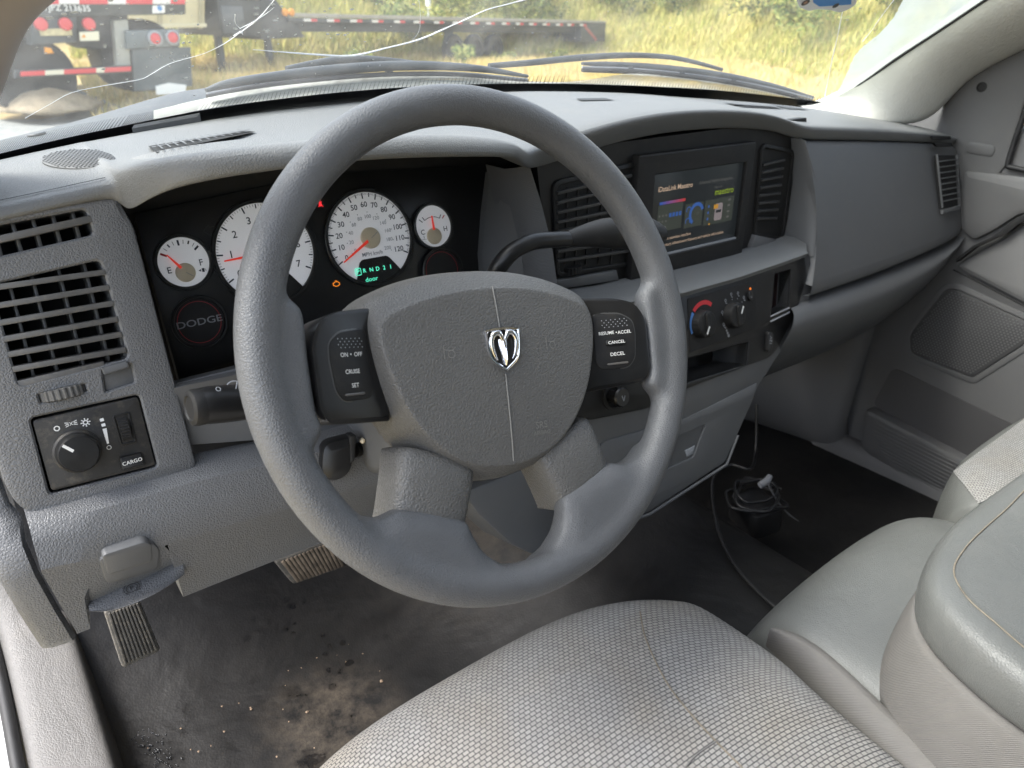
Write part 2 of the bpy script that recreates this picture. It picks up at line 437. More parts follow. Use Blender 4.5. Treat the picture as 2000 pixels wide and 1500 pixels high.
def box(name, F, a0, a1, b0, b1, h0, h1, mt, parent=None, ch=0.001):
    return plate(name, F, rect(a0, a1, b0, b1), mt, parent, depth=h1 - h0, h=h1, ch=ch)

def cr(pts, n):
    """Catmull-Rom through 3-D points, n samples per span"""
    P = [V(p) for p in pts]; P = [P[0] * 2 - P[1]] + P + [P[-1] * 2 - P[-2]]; out = []
    for i in range(1, len(P) - 2):
        for k in range(n):
            t = k / n; a, b, c, d = P[i - 1], P[i], P[i + 1], P[i + 2]
            out.append(0.5 * ((2 * b) + (c - a) * t + (2 * a - 5 * b + 4 * c - d) * t * t + (3 * b - a - 3 * c + d) * t ** 3))
    out.append(P[-2]); return out

def loft(name, rows, mt, parent=None, closed=False, sub=0, ang=60, uvs=False, flip=False, label=None, cap=False):
    nr, nc = len(rows), len(rows[0]); verts = [p for r in rows for p in r]; faces = []
    for i in range(nr - 1):
        for j in range(nc if closed else nc - 1):
            k = (j + 1) % nc
            f = (i * nc + j, i * nc + k, (i + 1) * nc + k, (i + 1) * nc + j)
            faces.append(f[::-1] if flip else f)
    if cap:
        faces.append(tuple(range(nc))[::-1] if not flip else tuple(range(nc)))
        faces.append(tuple((nr - 1) * nc + j for j in range(nc)) if not flip else tuple((nr - 1) * nc + j for j in range(nc))[::-1])
    uv = None
    if uvs:
        uv = []
        mid = nr // 2
        us = [[0.0] for _ in range(nr)]
        for i in range(nr):
            for j in range(1, nc): us[i].append(us[i][-1] + (V(rows[i][j]) - V(rows[i][j - 1])).length)
        c0 = nc // 2; vs = [0.0]
        for i in range(1, nr): vs.append(vs[-1] + (V(rows[i][c0]) - V(rows[i - 1][c0])).length)
        for i in range(nr):
            for j in range(nc): uv.append((us[i][j] - us[i][c0], vs[i]))
    return link(name, verts, faces, mt, parent, ang, uv=uv, sub=sub, label=label)

def tube(name, pts, rad, mt, parent=None, seg=12, smooth=0, label=None, flat=1.0):
    P = cr(pts, smooth) if smooth else [V(p) for p in pts]
    if isinstance(rad, (int, float)): R = [rad] * len(P)
    else:
        R = []
        for i in range(len(P)):
            t = i / (len(P) - 1) * (len(rad) - 1); k = min(int(t), len(rad) - 2); R.append(rad[k] * (1 - t + k) + rad[k + 1] * (t - k))
    rows = []; nrm = None
    for i, p in enumerate(P):
        t = (P[min(i + 1, len(P) - 1)] - P[max(i - 1, 0)]).normalized()
        if nrm is None:
            nrm = t.orthogonal().normalized() if abs(t.z) > 0.9 else t.cross(V((0, 0, 1))).normalized()
        nrm = (nrm - t * nrm.dot(t)).normalized(); bn = t.cross(nrm)
        rows.append([p + nrm * (R[i] * cos(2 * pi * j / seg)) + bn * (R[i] * flat * sin(2 * pi * j / seg)) for j in range(seg)])
    return loft(name, rows, mt, parent, closed=True, ang=50, label=label, cap=True)

def lathe(name, F, a, b, prof, mt, parent=None, seg=40, ang=35, ridges=0, rd=0.0, label=None):
    """profile of (radius, height) spun about the frame normal at (a, b)"""
    rows = []
    for r, hh in prof:
        row = []
        for j in range(seg):
            t = 2 * pi * j / seg
            rr = r + (rd * (1 if (j * ridges * 2 // seg) % 2 else -1) if ridges and r > 1e-5 else 0)
            row.append(F.p(a + rr * cos(t), b + rr * sin(t), hh))
        rows.append(row)
    return loft(name, rows, mt, parent, closed=True, ang=ang, flip=True, label=label, cap=True)

_glyph = {}
def glyphs(s, bold=False):
    key = (s, bold)
    if key in _glyph: return _glyph[key]
    cu = bpy.data.curves.new("lettering", 'FONT'); cu.body = s; cu.align_x = 'CENTER'; cu.align_y = 'CENTER'; cu.resolution_u = 3
    if bold: cu.offset = 0.010
    o = bpy.data.objects.new("lettering", cu); C.objects.link(o)
    dg = bpy.context.evaluated_depsgraph_get(); dg.update()
    me = bpy.data.meshes.new_from_object(o.evaluated_get(dg))
    vs = [(v.co.x, v.co.y) for v in me.vertices]; fs = [tuple(p.vertices) for p in me.polygons]
    bpy.data.objects.remove(o); bpy.data.curves.remove(cu); bpy.data.meshes.remove(me)
    _glyph[key] = (vs, fs); return vs, fs

class Print:
    """flat print gathered on one frame"""
    def __init__(s, F, h=0.0004, hf=None): s.F = F; s.h = h; s.v = []; s.f = []; s.hf = hf or (lambda a, b: 0)
    def _a(s, loop): 
        n = len(s.v); s.v.extend(s.F.p(a, b, s.h + s.hf(a, b)) for a, b in loop); return n
    def poly(s, loop):
        loop = ccw(loop); n = s._a(loop); s.f.append(tuple(range(n, n + len(loop)))); return s
    def line(s, p, q, w):
        d = V((q[0] - p[0], q[1] - p[1])); l = d.length or 1e-9; nx, ny = -d.y / l * w / 2, d.x / l * w / 2
        return s.poly([(p[0] + nx, p[1] + ny), (q[0] + nx, q[1] + ny), (q[0] - nx, q[1] - ny), (p[0] - nx, p[1] - ny)])
    def path(s, pts, w):
        for p, q in zip(pts, pts[1:]): s.line(p, q, w)
        return s
    def arc(s, a, b, r, w, t0, t1, n=28):
        for i in range(n):
            x0 = radians(t0 + (t1 - t0) * i / n); x1 = radians(t0 + (t1 - t0) * (i + 1) / n)
            s.poly([(a + q * cos(t), b + q * sin(t)) for q, t in ((r - w / 2, x0), (r + w / 2, x0), (r + w / 2, x1), (r - w / 2, x1))])
        return s
    def text(s, t, a, b, size, rot=0.0, sx=1.0, bold=False, shear=0.0):
        vs, fs = glyphs(t, bold); n = len(s.v); c, q = cos(rot), sin(rot)
        for x, y in vs:
            x = x * size * sx + y * size * shear; y = y * size
            aa, bb = a + x * c - y * q, b + x * q + y * c
            s.v.append(s.F.p(aa, bb, s.h + s.hf(aa, bb)))
        s.f.extend(tuple(n + i for i in f) for f in fs); return s
    def build(s, name, mt, parent=None, label=None): return link(name, s.v, s.f, mt, parent, label=label)

# ==================================================================== DASHBOARD
dash = thing("dashboard", "grey grained plastic dashboard spanning the cab under the windscreen", "dashboard", (0.43, 0.25, -0.66))

# -- top pad: swept from the windscreen base to the overhanging lip
base_px = [(-90, 332), (0, 311), (100, 288), (210, 265), (385, 231), (540, 207), (700, 190), (860, 177), (1010, 172), (1180, 175), (1400, 187), (1580, 204), (1640, 214), (1720, 228), (1830, 248)]
base3 = [G(x, y, -0.012) for x, y in base_px]
def base_at(x):
    for p, q in zip(base3, base3[1:]):
        if p.x <= x <= q.x:
            t = (x - p.x) / (q.x - p.x); return p.lerp(q, t)
    return base3[0].copy() if x < base3[0].x else base3[-1].copy()
cols = [  # crest sighting + its y, lip sighting + its y (on the dash face when None)
    ((-60, 408), 0.245, (-60, 440), None), ((0, 394), 0.245, (0, 426), None), ((110, 370), 0.243, (110, 402), None), ((180, 354), 0.24, (185, 386), None),
    ((214, 346), 0.235, (226, 380), None), ((226, 340), 0.225, (246, 402), None), ((248, 328), 0.205, (262, 404), 0.195),
    ((280, 313), 0.178, (315, 366), 0.15), ((345, 297), 0.155, (430, 341), 0.137), ((470, 280), 0.15, (548, 325), 0.13), ((610, 266), 0.15, (680, 308), 0.128),
    ((740, 257), 0.15, (790, 302), 0.128), ((860, 255), 0.15, (900, 300), 0.128), ((950, 262), 0.152, (980, 300), 0.13), ((1000, 275), 0.156, (1013, 304), 0.14),
    ((1016, 288), 0.168, (1022, 314), 0.165), ((1030, 292), 0.20, (1036, 326), None), ((1060, 284), 0.205, (1066, 320), None), ((1120, 262), 0.205, (1130, 298), None), ((1190, 240), 0.205, (1200, 276), None),
    ((1270, 222), 0.205, (1290, 256), None), ((1360, 212), 0.205, (1390, 246), None), ((1460, 213), 0.208, (1480, 246), None), ((1520, 224), 0.21, (1530, 254), None), ((1556, 240), 0.213, (1560, 266), None),
    ((1580, 245), 0.215, (1584, 270), None), ((1660, 246), 0.215, (1664, 270), None), ((1760, 252), 0.213, (1762, 273), None), ((1840, 260), 0.212, (1842, 276), None), ((1866, 267), 0.212, (1868, 280), None)]
rows = []
zl, zr = PY(214, 346, .235), PY(1060, 284, .205)
for (cp, cy, lp, ly) in cols:
    c = PY(*cp, cy); l = PY(*lp, ly) if ly is not None else PY(*lp, 0.195, K)
    b = base_at(c.x + 0.02); b.x = c.x
    if ly is not None:
        tt = (c.x - zl.x) / (zr.x - zl.x); M = V((c.x + .004, 0.250 - 0.02 * tt, zl.z + (zr.z - zl.z) * tt + .002))
        m1 = b.lerp(M, 0.4) + V((0, 0, 0.002)); m2 = b.lerp(M, 0.8) + V((0, 0, 0.002)); m3 = M.lerp(c, 0.55) + V((0, 0, 0.0005))
    else: m1 = b.lerp(c, 0.33) + V((0, 0, 0.002)); m2 = b.lerp(c, 0.68) + V((0, 0, 0.003)); m3 = b.lerp(c, 0.9) + V((0, 0, 0.0015))
    u1 = l + V((0, 0.012, -0.004)); u2 = l + V((0, 0.10, 0.006))
    rows.append([b + V((0, 0.03, -0.02)), b, m1, m2, m3, c, c.lerp(l, 0.5) + V((0, -0.006, 0.004)), l, l + V((0, 0.004, -0.0035)), u1, u2])
first = [p + V((-0.05, 0, 0)) for p in rows[0]]; last = [p + V((0.02, 0.01, -0.006)) for p in rows[-1]]
rows = [first] + rows + [last]
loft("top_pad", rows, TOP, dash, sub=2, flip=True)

# dark structure under the pad and behind the cluster
box("dash_core", Fr((0, 0, 0), (1, 0, 0), (0, 0, 1)), -.335, 1.2, -.16, .075, -.40, -.335, BLKM, dash, ch=0)
box("cluster_hood_back", Fr((0, 0, 0), (1, 0, 0), (0, 0, 1)), -.21, .72, .0, .085, -.345, -.32, BLKM, dash, ch=0)
# speaker grille printed as tiny holes, defrost slots and demister
def toploc(x, y, z): return PZ(x, y, z)
from mathutils.bvhtree import BVHTree
def bvh_of(o):
    dg = bpy.context.evaluated_depsgraph_get(); dg.update()
    ev = o.evaluated_get(dg); me = ev.to_mesh()
    mw = o.matrix_world
    t = BVHTree.FromPolygons([mw @ v.co for v in me.vertices], [tuple(p.vertices) for p in me.polygons])
    ev.to_mesh_clear(); return t
def onsurf(t, x, y, lift=0.0008):
    h = t.ray_cast(CAM, ray(x, y).normalized())
    if h[0] is None: return None
    n = h[1] if h[1].dot(CAM - h[0]) > 0 else -h[1]
    return h[0] + n * lift
def decal(name, t, polys, mt, parent, lift=0.0008, k=None):
    vs, fs = [], []
    for pl in polys:
        pts = [onsurf(t, x, y, lift) for x, y in pl]
        if any(p is None for p in pts): continue
        n = len(vs); vs += pts; fs.append(tuple(range(n, n + len(pts))))
    o = link(name, vs, fs, mt, parent)
    if k: o["kind"] = k
    return o
top_pad = [o for o in dash.children if o.name == "top_pad"][0]
TT = bvh_of(top_pad)
# speaker grille: perforated disc
sc_ = onsurf(TT, 154, 314, 0)
ex = onsurf(TT, 83, 319, 0); srad = (ex - sc_).length
q0_, q1_ = onsurf(TT, 150, 318, 0), onsurf(TT, 163, 303, 0); dq = q1_ - q0_
SF = Fr(sc_, ex - sc_ if (ex - sc_).x > 0 else sc_ - ex, (0, 1, max(-.3, min(.3, dq.z / max(.01, dq.y)))))
spk = plate("speaker_grille", SF, circ(0, 0, srad, 40, srad * 0.86), GR2, dash, depth=0.006, h=0.0022, ch=0.0012)
hp = Print(SF, 0.0026); nn = 0
gy = -srad
row_i = 0
while gy < srad:
    gx = -srad + (row_i % 2) * 0.0016
    while gx < srad:
        if (gx / srad) ** 2 + (gy / (srad * 0.86)) ** 2 < 0.9: hp.poly([(gx + 0.0010 * cos(q * pi / 3), gy + 0.0009 * sin(q * pi / 3)) for q in range(6)])
        gx += 0.0032
    gy += 0.0030; row_i += 1
kind(hp.build("grille_hole", VOID, spk), "stuff")
# demister slots
def slot(px, bars, nm="demister_vent"):
    o = decal(nm, TT, [px], VOID if px[0][0] < 400 else mat('slot_grey', (.035, .036, .037), .6), dash, 0.0012)
    if bars:
        a, b, c, d = [V((*p, 0)) for p in px]
        bp = []
        for i in range(1, bars):
            t = i / bars; p = a.lerp(b, t); q = d.lerp(c, t); e = (b - a).normalized() * 1.6
            bp.append([(p - e)[:2], (p + e)[:2], (q + e)[:2], (q - e)[:2]])
        m0 = a.lerp(d, 0.5); m1 = b.lerp(c, 0.5)
        bp.append([(m0.x, m0.y - 1), (m1.x, m1.y - 1), (m1.x, m1.y + 1), (m0.x, m0.y + 1)])
        decal("vent_rib", TT, bp, GR2, o, 0.003)
slot([(290, 288), (478, 257), (500, 260), (306, 300)], 13)
slot([(1125, 194), (1180, 193), (1200, 197), (1135, 198)], 0)
slot([(1412, 202), (1500, 208), (1532, 214), (1450, 210)], 7)
slot([(1500, 205), (1560, 212), (1580, 216), (1540, 214)], 0)
# pad seam on the driver's end
decal("pad_seam", TT, [[(-20, 397), (100, 372), (207, 348), (207, 349.6), (100, 373.6), (-20, 398.6)]], VOID, dash, 0.001)
clip_a = [G(262, 250, -0.010), G(390, 226, -0.010), G(384, 234, -0.016), G(258, 257, -0.016)]
link("edge_clip", [p + V((0, -0.002, 0.003)) for p in clip_a] + [p + V((0, -0.002, -0.006)) for p in clip_a], [(3, 2, 1, 0), (0, 1, 5, 4), (1, 2, 6, 5), (2, 3, 7, 6), (3, 0, 4, 7)], GR2, dash)

# -- driver's vent bezel (left panel)
bt = DF.loc(250, 392)[1] + 0.004
bez = [(-0.328, bt), (-0.203, bt)] + [DF.loc(x, y) for x, y in ((262, 440), (383, 900), (384, 918), (376, 930), (104, 1012), (70, 1012), (30, 985), (6, 940))] + [(-0.328, DF.loc(0, 900)[1])]
upv = rnd(DF.locs([(-70, 452), (168, 408), (184, 458), (-50, 512)]), 0.004)
lov = rnd(DF.locs([(-16, 556), (196, 507), (252, 700), (37, 755)]), 0.005)
knr = rnd(DF.locs([(200, 722), (256, 710), (264, 747), (206, 766)]), 0.002)
thw = rnd(DF.locs([(74, 771), (166, 750), (171, 765), (80, 788)]), 0.001)
hlr = rnd(DF.locs([(58, 817), (272, 770), (309, 912), (97, 966)]), 0.004)
bezel = plate("vent_bezel", DF, rnd(bez, [0, 0.001, 0.004, .001, .012, .001, .016, .001, .01, .001, .001]), GR, dash, holes=[upv, lov, knr, thw, hlr], depth=0.09, ch=0.0045, hch=0.0015)
plate("vent_cavity", DF, rect(-0.327, -0.21, -0.12, 0.12), VOID, dash, depth=0.004, h=-0.05)
def vent_root(nm="air_vent", par=None):
    o = bpy.data.objects.new(nm, None); C.objects.link(o); o.empty_display_size = 0.03; own(o, par or dash)
    return o
def sub(o, parent):
    """parent a world-space mesh under a part whose own origin is the world origin"""
    own(o, parent); return o
def slat_between(nm, F, p, q, w, h0, h1, mt, parent, ch=0.0006):
    (a0, b0), (a1, b1) = p, q; dx, dy = a1 - a0, b1 - b0; l = math.hypot(dx, dy); nx, ny = -dy / l * w / 2, dx / l * w / 2
    o = plate(nm, F, [(a0 - nx, b0 - ny), (a1 - nx, b1 - ny), (a1 + nx, b1 + ny), (a0 + nx, b0 + ny)], mt, None, depth=h1 - h0, h=h1, ch=ch)
    return sub(o, parent)
va = vent_root()
slat_between("slat", DF, DF.loc(-30, 474), DF.loc(178, 427), 0.0052, -0.010, 0.0005, SLAT, va)
for (x0, y0, x1, y1) in ((22, 428, 42, 492), (62, 420, 80, 482), (101, 412, 118, 474), (139, 404, 156, 466), (-14, 436, 2, 500)):
    slat_between("vane", DF, DF.loc(x0, y0, -.012), DF.loc(x1, y1, -.012), 0.0026, -0.03, -0.012, SLAT, va)
va = vent_root()
for (y0, x1, y1) in ((563, 206, 531), (598, 214, 561), (631, 222, 592), (664, 230, 623), (696, 238, 653), (727, 246, 683)):
    sl_ = (y1 - y0) / 205.0
    x0 = -20 + (y0 - 563) * 0.27
    o = slat_between("slat", DF, DF.loc(x0, y0 - (x0) * 0 + (0 if x0 < 0 else sl_ * x0)), DF.loc(x1, y1), 0.0042, -0.012, 0.0002, SLAT, va)
for (x0, y0, x1, y1) in ((20, 560, 68, 742), (61, 535, 114, 732), (113, 522, 165, 720), (163, 512, 214, 708), (200, 505, 246, 700)):
    slat_between("vane", DF, DF.loc(x0, y0, -.014), DF.loc(x1, y1, -.014), 0.0022, -0.034, -0.013, SLAT, va)
slat_between("vent_lip", DF, DF.loc(36, 752), DF.loc(205, 713), 0.006, -0.012, -0.0008, SLAT, va)
sub(plate("vane_slider", DF, rnd(DF.locs([(197, 718), (246, 704), (252, 717), (203, 732)]), 0.001), GR2, None, depth=0.008, h=0.004, ch=0.0012), va)
plate("slider_recess", DF, DF.locs([(190, 712), (270, 696), (280, 760), (196, 780)], -0.004), GR2, dash, depth=0.003, h=-0.004)
# thumb wheel
ta, tb = DF.loc(122, 768); tr = 0.017
rowz = []
for hh in (-0.0042, -0.0036, 0.0036, 0.0042):
    rr = tr - (0.0008 if abs(hh) > 0.004 else 0)
    rowz.append([DF.p(ta, tb, -tr + 0.0055) + DF.u * hh + (DF.r * cos(2 * pi * j / 96) + DF.n * sin(2 * pi * j / 96)) * (rr + (0.00045 if (j // 2) % 2 else -0.00045)) for j in range(96)])
loft("thumbwheel", rowz, SLAT, dash, closed=True, ang=20, cap=True)
# headlamp switch panel
hp_ = rnd(DF.locs([(63, 822), (270, 775), (305, 909), (101, 960)]), 0.003)
hl = plate("headlamp_panel", DF, hp_, DIRTY, dash, depth=0.01, h=-0.0012, ch=0.0012)
def pr(F, h=0.0004): return Print(F, h)
kc = DF.loc(151, 881); kr = (DF.loc(199, 870)[0] - DF.loc(103, 891)[0]) / 2
lathe("knob_collar", DF, *kc, [(kr * 1.02, -0.003), (kr, 0.002), (kr * 0.92, 0.0035), (0, 0.0035)], DIRTY, hl)
kd = DF.loc(154, 886, 0.013)
kc2 = (kc[0] * 0.35 + kd[0] * 0.65, kc[1] * 0.35 + kd[1] * 0.65)
lathe("light_knob", DF, *kc2, [(kr * .90, 0.002), (kr * .885, 0.008), (kr * .84, 0.0125), (kr * .79, 0.014), (0, 0.0145)], BLK, hl, seg=64)
p_ = Print(DF, 0.0150)
p_.line((kc2[0] - kr * .52, kc2[1] + kr * .58), (kc2[0] - kr * .18, kc2[1] + kr * .2), 0.0022).build("knob_pointer", WHT, hl)
p_ = Print(DF, -0.0006); L_ = lambda x, y: DF.loc(x, y, -0.0006)
a, b = L_(111, 837); p_.arc(a, b, 0.0017, 0.0008, 0, 360)
a, b = L_(133, 829)
for s_, cx in ((1, a), (-1, a + 0.0042)):
    p_.arc(cx + s_ * 0.0008, b, 0.0011, 0.0004, -90 if s_ > 0 else 90, 90 if s_ > 0 else 270, 12)
    for d_ in (-0.0012, 0, 0.0012): p_.line((cx - s_ * 0.0020, b + d_ * 1.4), (cx + s_ * 0.0004, b + d_ * 0.8), 0.0006)
a, b = L_(167, 825); p_.arc(a, b, 0.0015, 0.0008, 0, 360)
for q in range(8): p_.line((a + 0.0021 * cos(q * pi / 4), b + 0.0021 * sin(q * pi / 4)), (a + 0.0034 * cos(q * pi / 4), b + 0.0034 * sin(q * pi / 4)), 0.0008)
for x, y in ((199, 820), (202, 830)):
    a, b = L_(x, y); p_.poly(rnd(rect(a - .0014, a + .0014, b - .0012, b + .0012), 0.0005))
p_.poly(DF.locs([(200, 838), (208, 836), (213, 866), (209, 867)], -0.0006)); a, b = L_(213, 874); p_.arc(a, b, 0.0015, 0.0004, 0, 360)
p_.build("panel_symbols", WHT, hl)
plate("dimmer_slot", DF, rnd(DF.locs([(219, 812), (254, 804), (268, 864), (236, 872)], -0.001), 0.002), BLKM, hl, depth=0.003, h=0.0, ch=0.0008, holes=[rnd(DF.locs([(224, 813), (249, 808), (262, 860), (239, 866)], -0.001), 0.0008)])
da, db = DF.loc(243, 838)
rowz = [[DF.p(da, db, -0.0065) + DF.r * hh + (DF.u * cos(2 * pi * j / 112) + DF.n * sin(2 * pi * j / 112)) * (0.0105 + (0.0003 if (j // 2) % 2 else -0.0003)) for j in range(112)] for hh in (-0.0034, -0.003, 0.003, 0.0034)]
loft("dimmer_wheel", rowz, BLKM, hl, closed=True, ang=15, cap=True)
cg = DF.locs([(233, 894), (277, 884), (283, 908), (239, 919)], 0.002)
plate("cargo_button", DF, rnd(cg, 0.0012), BLK, hl, depth=0.005, h=0.003, ch=0.0014)
ca = sum(q[0] for q in cg) / 4; cb = sum(q[1] for q in cg) / 4
Print(DF, 0.0033).text("CARGO", ca, cb, 0.0042, sx=1.0, bold=True).build("lettering", WHT, hl)

# -- knee bolster
def col_knee(t, b, ys, yr, yb_, ridge):
    s = PY(*t, 0.192, K); r = PY(*ridge, yr); e = PY(*b, yb_)
    return [s + V((0, 0.03, 0.004)), s + V((0, 0.004, 0.002)), s + V((0, -0.006, -0.002)), s.lerp(r, 0.5) + V((0, -0.004, 0.003)), r, r + V((0, 0.001, -0.004)), r.lerp(e, 0.5) + V((0, -0.002, 0)), e + V((0, 0, 0.003)), e, e + V((0, 0.012, -0.001)), e + V((0, 0.08, 0.01))]
kn = [((54, 1020), (150, 1238), None, 0.134, 0.150, (80, 1114)), ((60, 1018), (166, 1232), None, 0.134, 0.150, (86, 1112)), ((130, 1000), (176, 1228), None, 0.134, 0.15, (150, 1098))]
kn2 = [((150, 994), (176, 1192), None, 0.134, 0.15, (170, 1094)), ((200, 980), (235, 1172), None, 0.134, 0.15, (220, 1083)), ((300, 952), (350, 1098), None, 0.134, 0.145, (320, 1060))]
kn3 = [((306, 950), (358, 1166), None, 0.134, 0.155, (326, 1058)), ((384, 928), (420, 1141), None, 0.134, 0.158, (400, 1038)), ((520, 898), (540, 1094), None, 0.134, 0.16, (540, 996)), ((640, 868), (650, 1052), None, 0.134, 0.162, (650, 964)), ((760, 836), (780, 1002), None, 0.134, 0.165, (770, 930)), ((860, 812), (900, 955), None, 0.134, 0.168, (880, 900))]
kneeo = loft("knee_bolster", [col_knee(*q) for q in kn + kn2 + kn3], GR, dash, ang=32, flip=True)
# side lip of the bolster cut-out and the brake release
e0 = PY(358, 1166, 0.155); e1 = PY(350, 1098, 0.145)
loft("cutout_flange", [[e0, e0 + V((0, 0.09, 0.01))], [e1 + V((0.004, -0.002, 0.004)), e1 + V((0.004, 0.09, 0.01))]], GR2, dash)
KB = bvh_of(kneeo); k0, k1, k2 = onsurf(KB, 250, 1106, 0), onsurf(KB, 292, 1094, 0), onsurf(KB, 247, 1086, 0)
ke = (k1 - k0).normalized(); kf = k2 - k0; RF = Fr(k0, ke, kf - ke * kf.dot(ke))
rel = rnd(RF.locs([(201, 1092), (285, 1065), (300, 1070), (302, 1104), (214, 1132), (208, 1122)], 0.008), 0.004)
plate("release_recess", RF, rnd(RF.locs([(192, 1088), (296, 1056), (312, 1072), (308, 1112), (212, 1140), (200, 1124)], 0.001), 0.006), GR2, dash, depth=0.012, h=0.003, ch=0.002)
plate("brake_release_handle", RF, rel, GR2, dash, depth=0.012, h=0.0045, ch=0.0025)
# scooped grip below with the parking brake mark
g_t = [(174, 1187), (200, 1178), (240, 1160), (300, 1134), (358, 1098)]
g_b = [(174, 1192), (205, 1196), (250, 1183), (310, 1158), (360, 1122)]
rowg = []
for (x0, y0), (x1, y1) in zip(g_t, g_b):
    e_ = max(0, 1 - abs((x0 - 266) / 92.0) ** 2)
    a = PY(x0, y0, 0.140); b = PY(x1, y1, 0.138 - .022 * e_)
    rowg.append([a + V((0, 0.02, 0.006 * e_)), a, a.lerp(b, 0.6) + V((0, 0, -0.003)), b, b + V((0, 0.002, -0.004)), b + V((0, 0.06, -0.004))])
gs = loft("release_grip", rowg, GR, dash, sub=2, flip=True)
GB = bvh_of(gs)
gp = onsurf(GB, 258, 1150, 0.0)
if gp:
    q0 = onsurf(GB, 240, 1157, 0); q1 = onsurf(GB, 276, 1142, 0); q2 = onsurf(GB, 258, 1143, 0)
    ur = (q1 - q0).normalized(); uu = (q2 - gp); uu = (uu - ur * uu.dot(ur)).normalized()
    BF = Fr(gp, ur, uu)
    pb = Print(BF, 0.0012); pb.arc(0, 0, 0.0042, 0.0006, 0, 360); pb.arc(0, 0, 0.0060, 0.0006, -55, 55, 10); pb.arc(0, 0, 0.0060, 0.0006, 125, 235, 10); pb.text("P", 0, 0, 0.0058, bold=True)
    pb.build("parking_mark", DIRTY, gs)
# dash end cap beside the door
ecap = []
for (x, y, yy) in ((-40, 860, .19), (4, 940, .185), (20, 985, .178), (44, 1012, .168), (52, 1060, .152), (76, 1118, .142), (110, 1180, .146), (146, 1240, .15), (150, 1246, .155)):
    p = PY(x, y, yy); p.x = min(p.x, -0.316)
    ecap.append([p + V((0.0, 0.004, 0)), p + V((-0.003, -0.002, 0)), p + V((-0.018, -0.001, 0.001)), p + V((-0.024, 0.004, 0)), p + V((-0.03, 0.14, 0.0))])
loft("end_cap", ecap, GR, dash, ang=45)

# -- plain panel under the cluster, right of the bezel
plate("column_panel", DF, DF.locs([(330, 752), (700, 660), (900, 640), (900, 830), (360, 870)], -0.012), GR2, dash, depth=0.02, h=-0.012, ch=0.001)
ledge = [[PY(340, 758, 0.20, K), PY(352, 742, 0.275, K)], [PY(480, 728, 0.20, K), PY(490, 705, 0.275, K)], [PY(640, 690, 0.20, K), PY(640, 640, 0.275, K)], [PY(800, 650, 0.20, K), PY(800, 600, 0.275, K)]]
loft("cluster_ledge", [[a + V((0, 0, -0.03)), a, a.lerp(b, 0.1) + V((0, 0, 0.002)), b] for a, b in ledge], GR2, dash, ang=40)

# -- instrument cluster
clu = plate("instrument_cluster", CL, CL.locs([(262, 418), (640, 338), (985, 322), (975, 560), (700, 680), (460, 705), (350, 742)]), BLK, dash, depth=0.01, ch=0.0005)
def gauge(nm, cx, cy, rx, ry):
    a, b = CL.loc(cx, cy)
    ra = (CL.loc(cx + rx, cy)[0] - CL.loc(cx - rx, cy)[0]) / 2; rb = abs(CL.loc(cx, cy - ry)[1] - CL.loc(cx, cy + ry)[1]) / 2
    return a, b, ra, rb
def ring(nm, a, b, r0, r1, h0, h1, mt, par):
    return lathe(nm, CL, a, b, [(r1, h0), (r1, h1), (r1 - 0.0006, h1 + 0.0005), (r0 + 0.0004, h1 + 0.0003), (r0, h1 - 0.0005), (r0, h0)], mt, par, seg=64)
def needle(a, b, ang, r0, r1, w0, w1, par, h=0.0022):
    t = radians(ang); c, s = cos(t), sin(t)
    L = [(a + r0 * c - w0 * s, b + r0 * s + w0 * c), (a + r0 * c + w0 * s, b + r0 * s - w0 * c), (a + r1 * c + w1 * s, b + r1 * s - w1 * c), (a + r1 * c - w1 * s, b + r1 * s + w1 * c)]
    return plate("needle", CL, L, REDN, par, depth=0.0008, h=h, ch=0.0)
def ang_of(a, b, px, py):
    q = CL.loc(px, py); return math.degrees(atan2(q[1] - b, q[0] - a))
gi = {}
# fuel
a, b, ra, rb = gauge("fuel", 358, 512, 52, 49); R_ = (ra + rb) / 2
gf = plate("fuel_gauge", CL, circ(a, b, R_, 56), FACE, dash, depth=0.002, h=0.0012, ch=0.0)
ring("gauge_bezel", a, b, R_, R_ + 0.0035, -0.001, 0.004, BLK, gf)
pf = Print(CL, 0.0016)
for t_, wd, l0 in ((90, .0018, .68), (62, .0014, .76), (118, .0014, .76), (76, .0005, .74), (104, .0005, .74), (48, .0005, .74), (132, .0005, .74), (36, .0018, .68)):
    t = radians(t_ + 2); pf.line((a + R_ * l0 * cos(t), b + R_ * l0 * sin(t)), (a + R_ * .9 * cos(t), b + R_ * .9 * sin(t)), wd)
pf.text("E", a - R_ * .62, b - R_ * .25, R_ * .36, bold=True).text("F", a + R_ * .66, b - R_ * .13, R_ * .36, bold=True)
fx, fy = a + R_ * .68, b - R_ * .44
pf.poly([(fx - .0045, fy), (fx - .0022, fy + .0012), (fx - .0022, fy - .0012)]); pf.poly(rect(fx - .0012, fx + .0010, fy - .0018, fy + .0018)); pf.path([(fx + .0012, fy + .001), (fx + .0022, fy + .0004), (fx + .0022, fy - .0014)], .0004)
pf.build("gauge_marks", INK, gf)
t = radians(150); Print(CL, 0.0017).line((a + R_ * .66 * cos(t), b + R_ * .66 * sin(t)), (a + R_ * .92 * cos(t), b + R_ * .92 * sin(t)), .0020).build("empty_mark", REDP, gf)
hx, hy = CL.loc(363, 532, 0.003)
lathe("needle_hub", CL, hx, hy, [(R_ * .39, 0.0012), (R_ * .38, 0.0034), (R_ * .33, 0.0040), (0, 0.0041)], TAN, gf)
needle(hx, hy, ang_of(hx, hy, 322, 497), R_ * .25, R_ * .98, R_ * .055, R_ * .022, gf, h=0.0048)
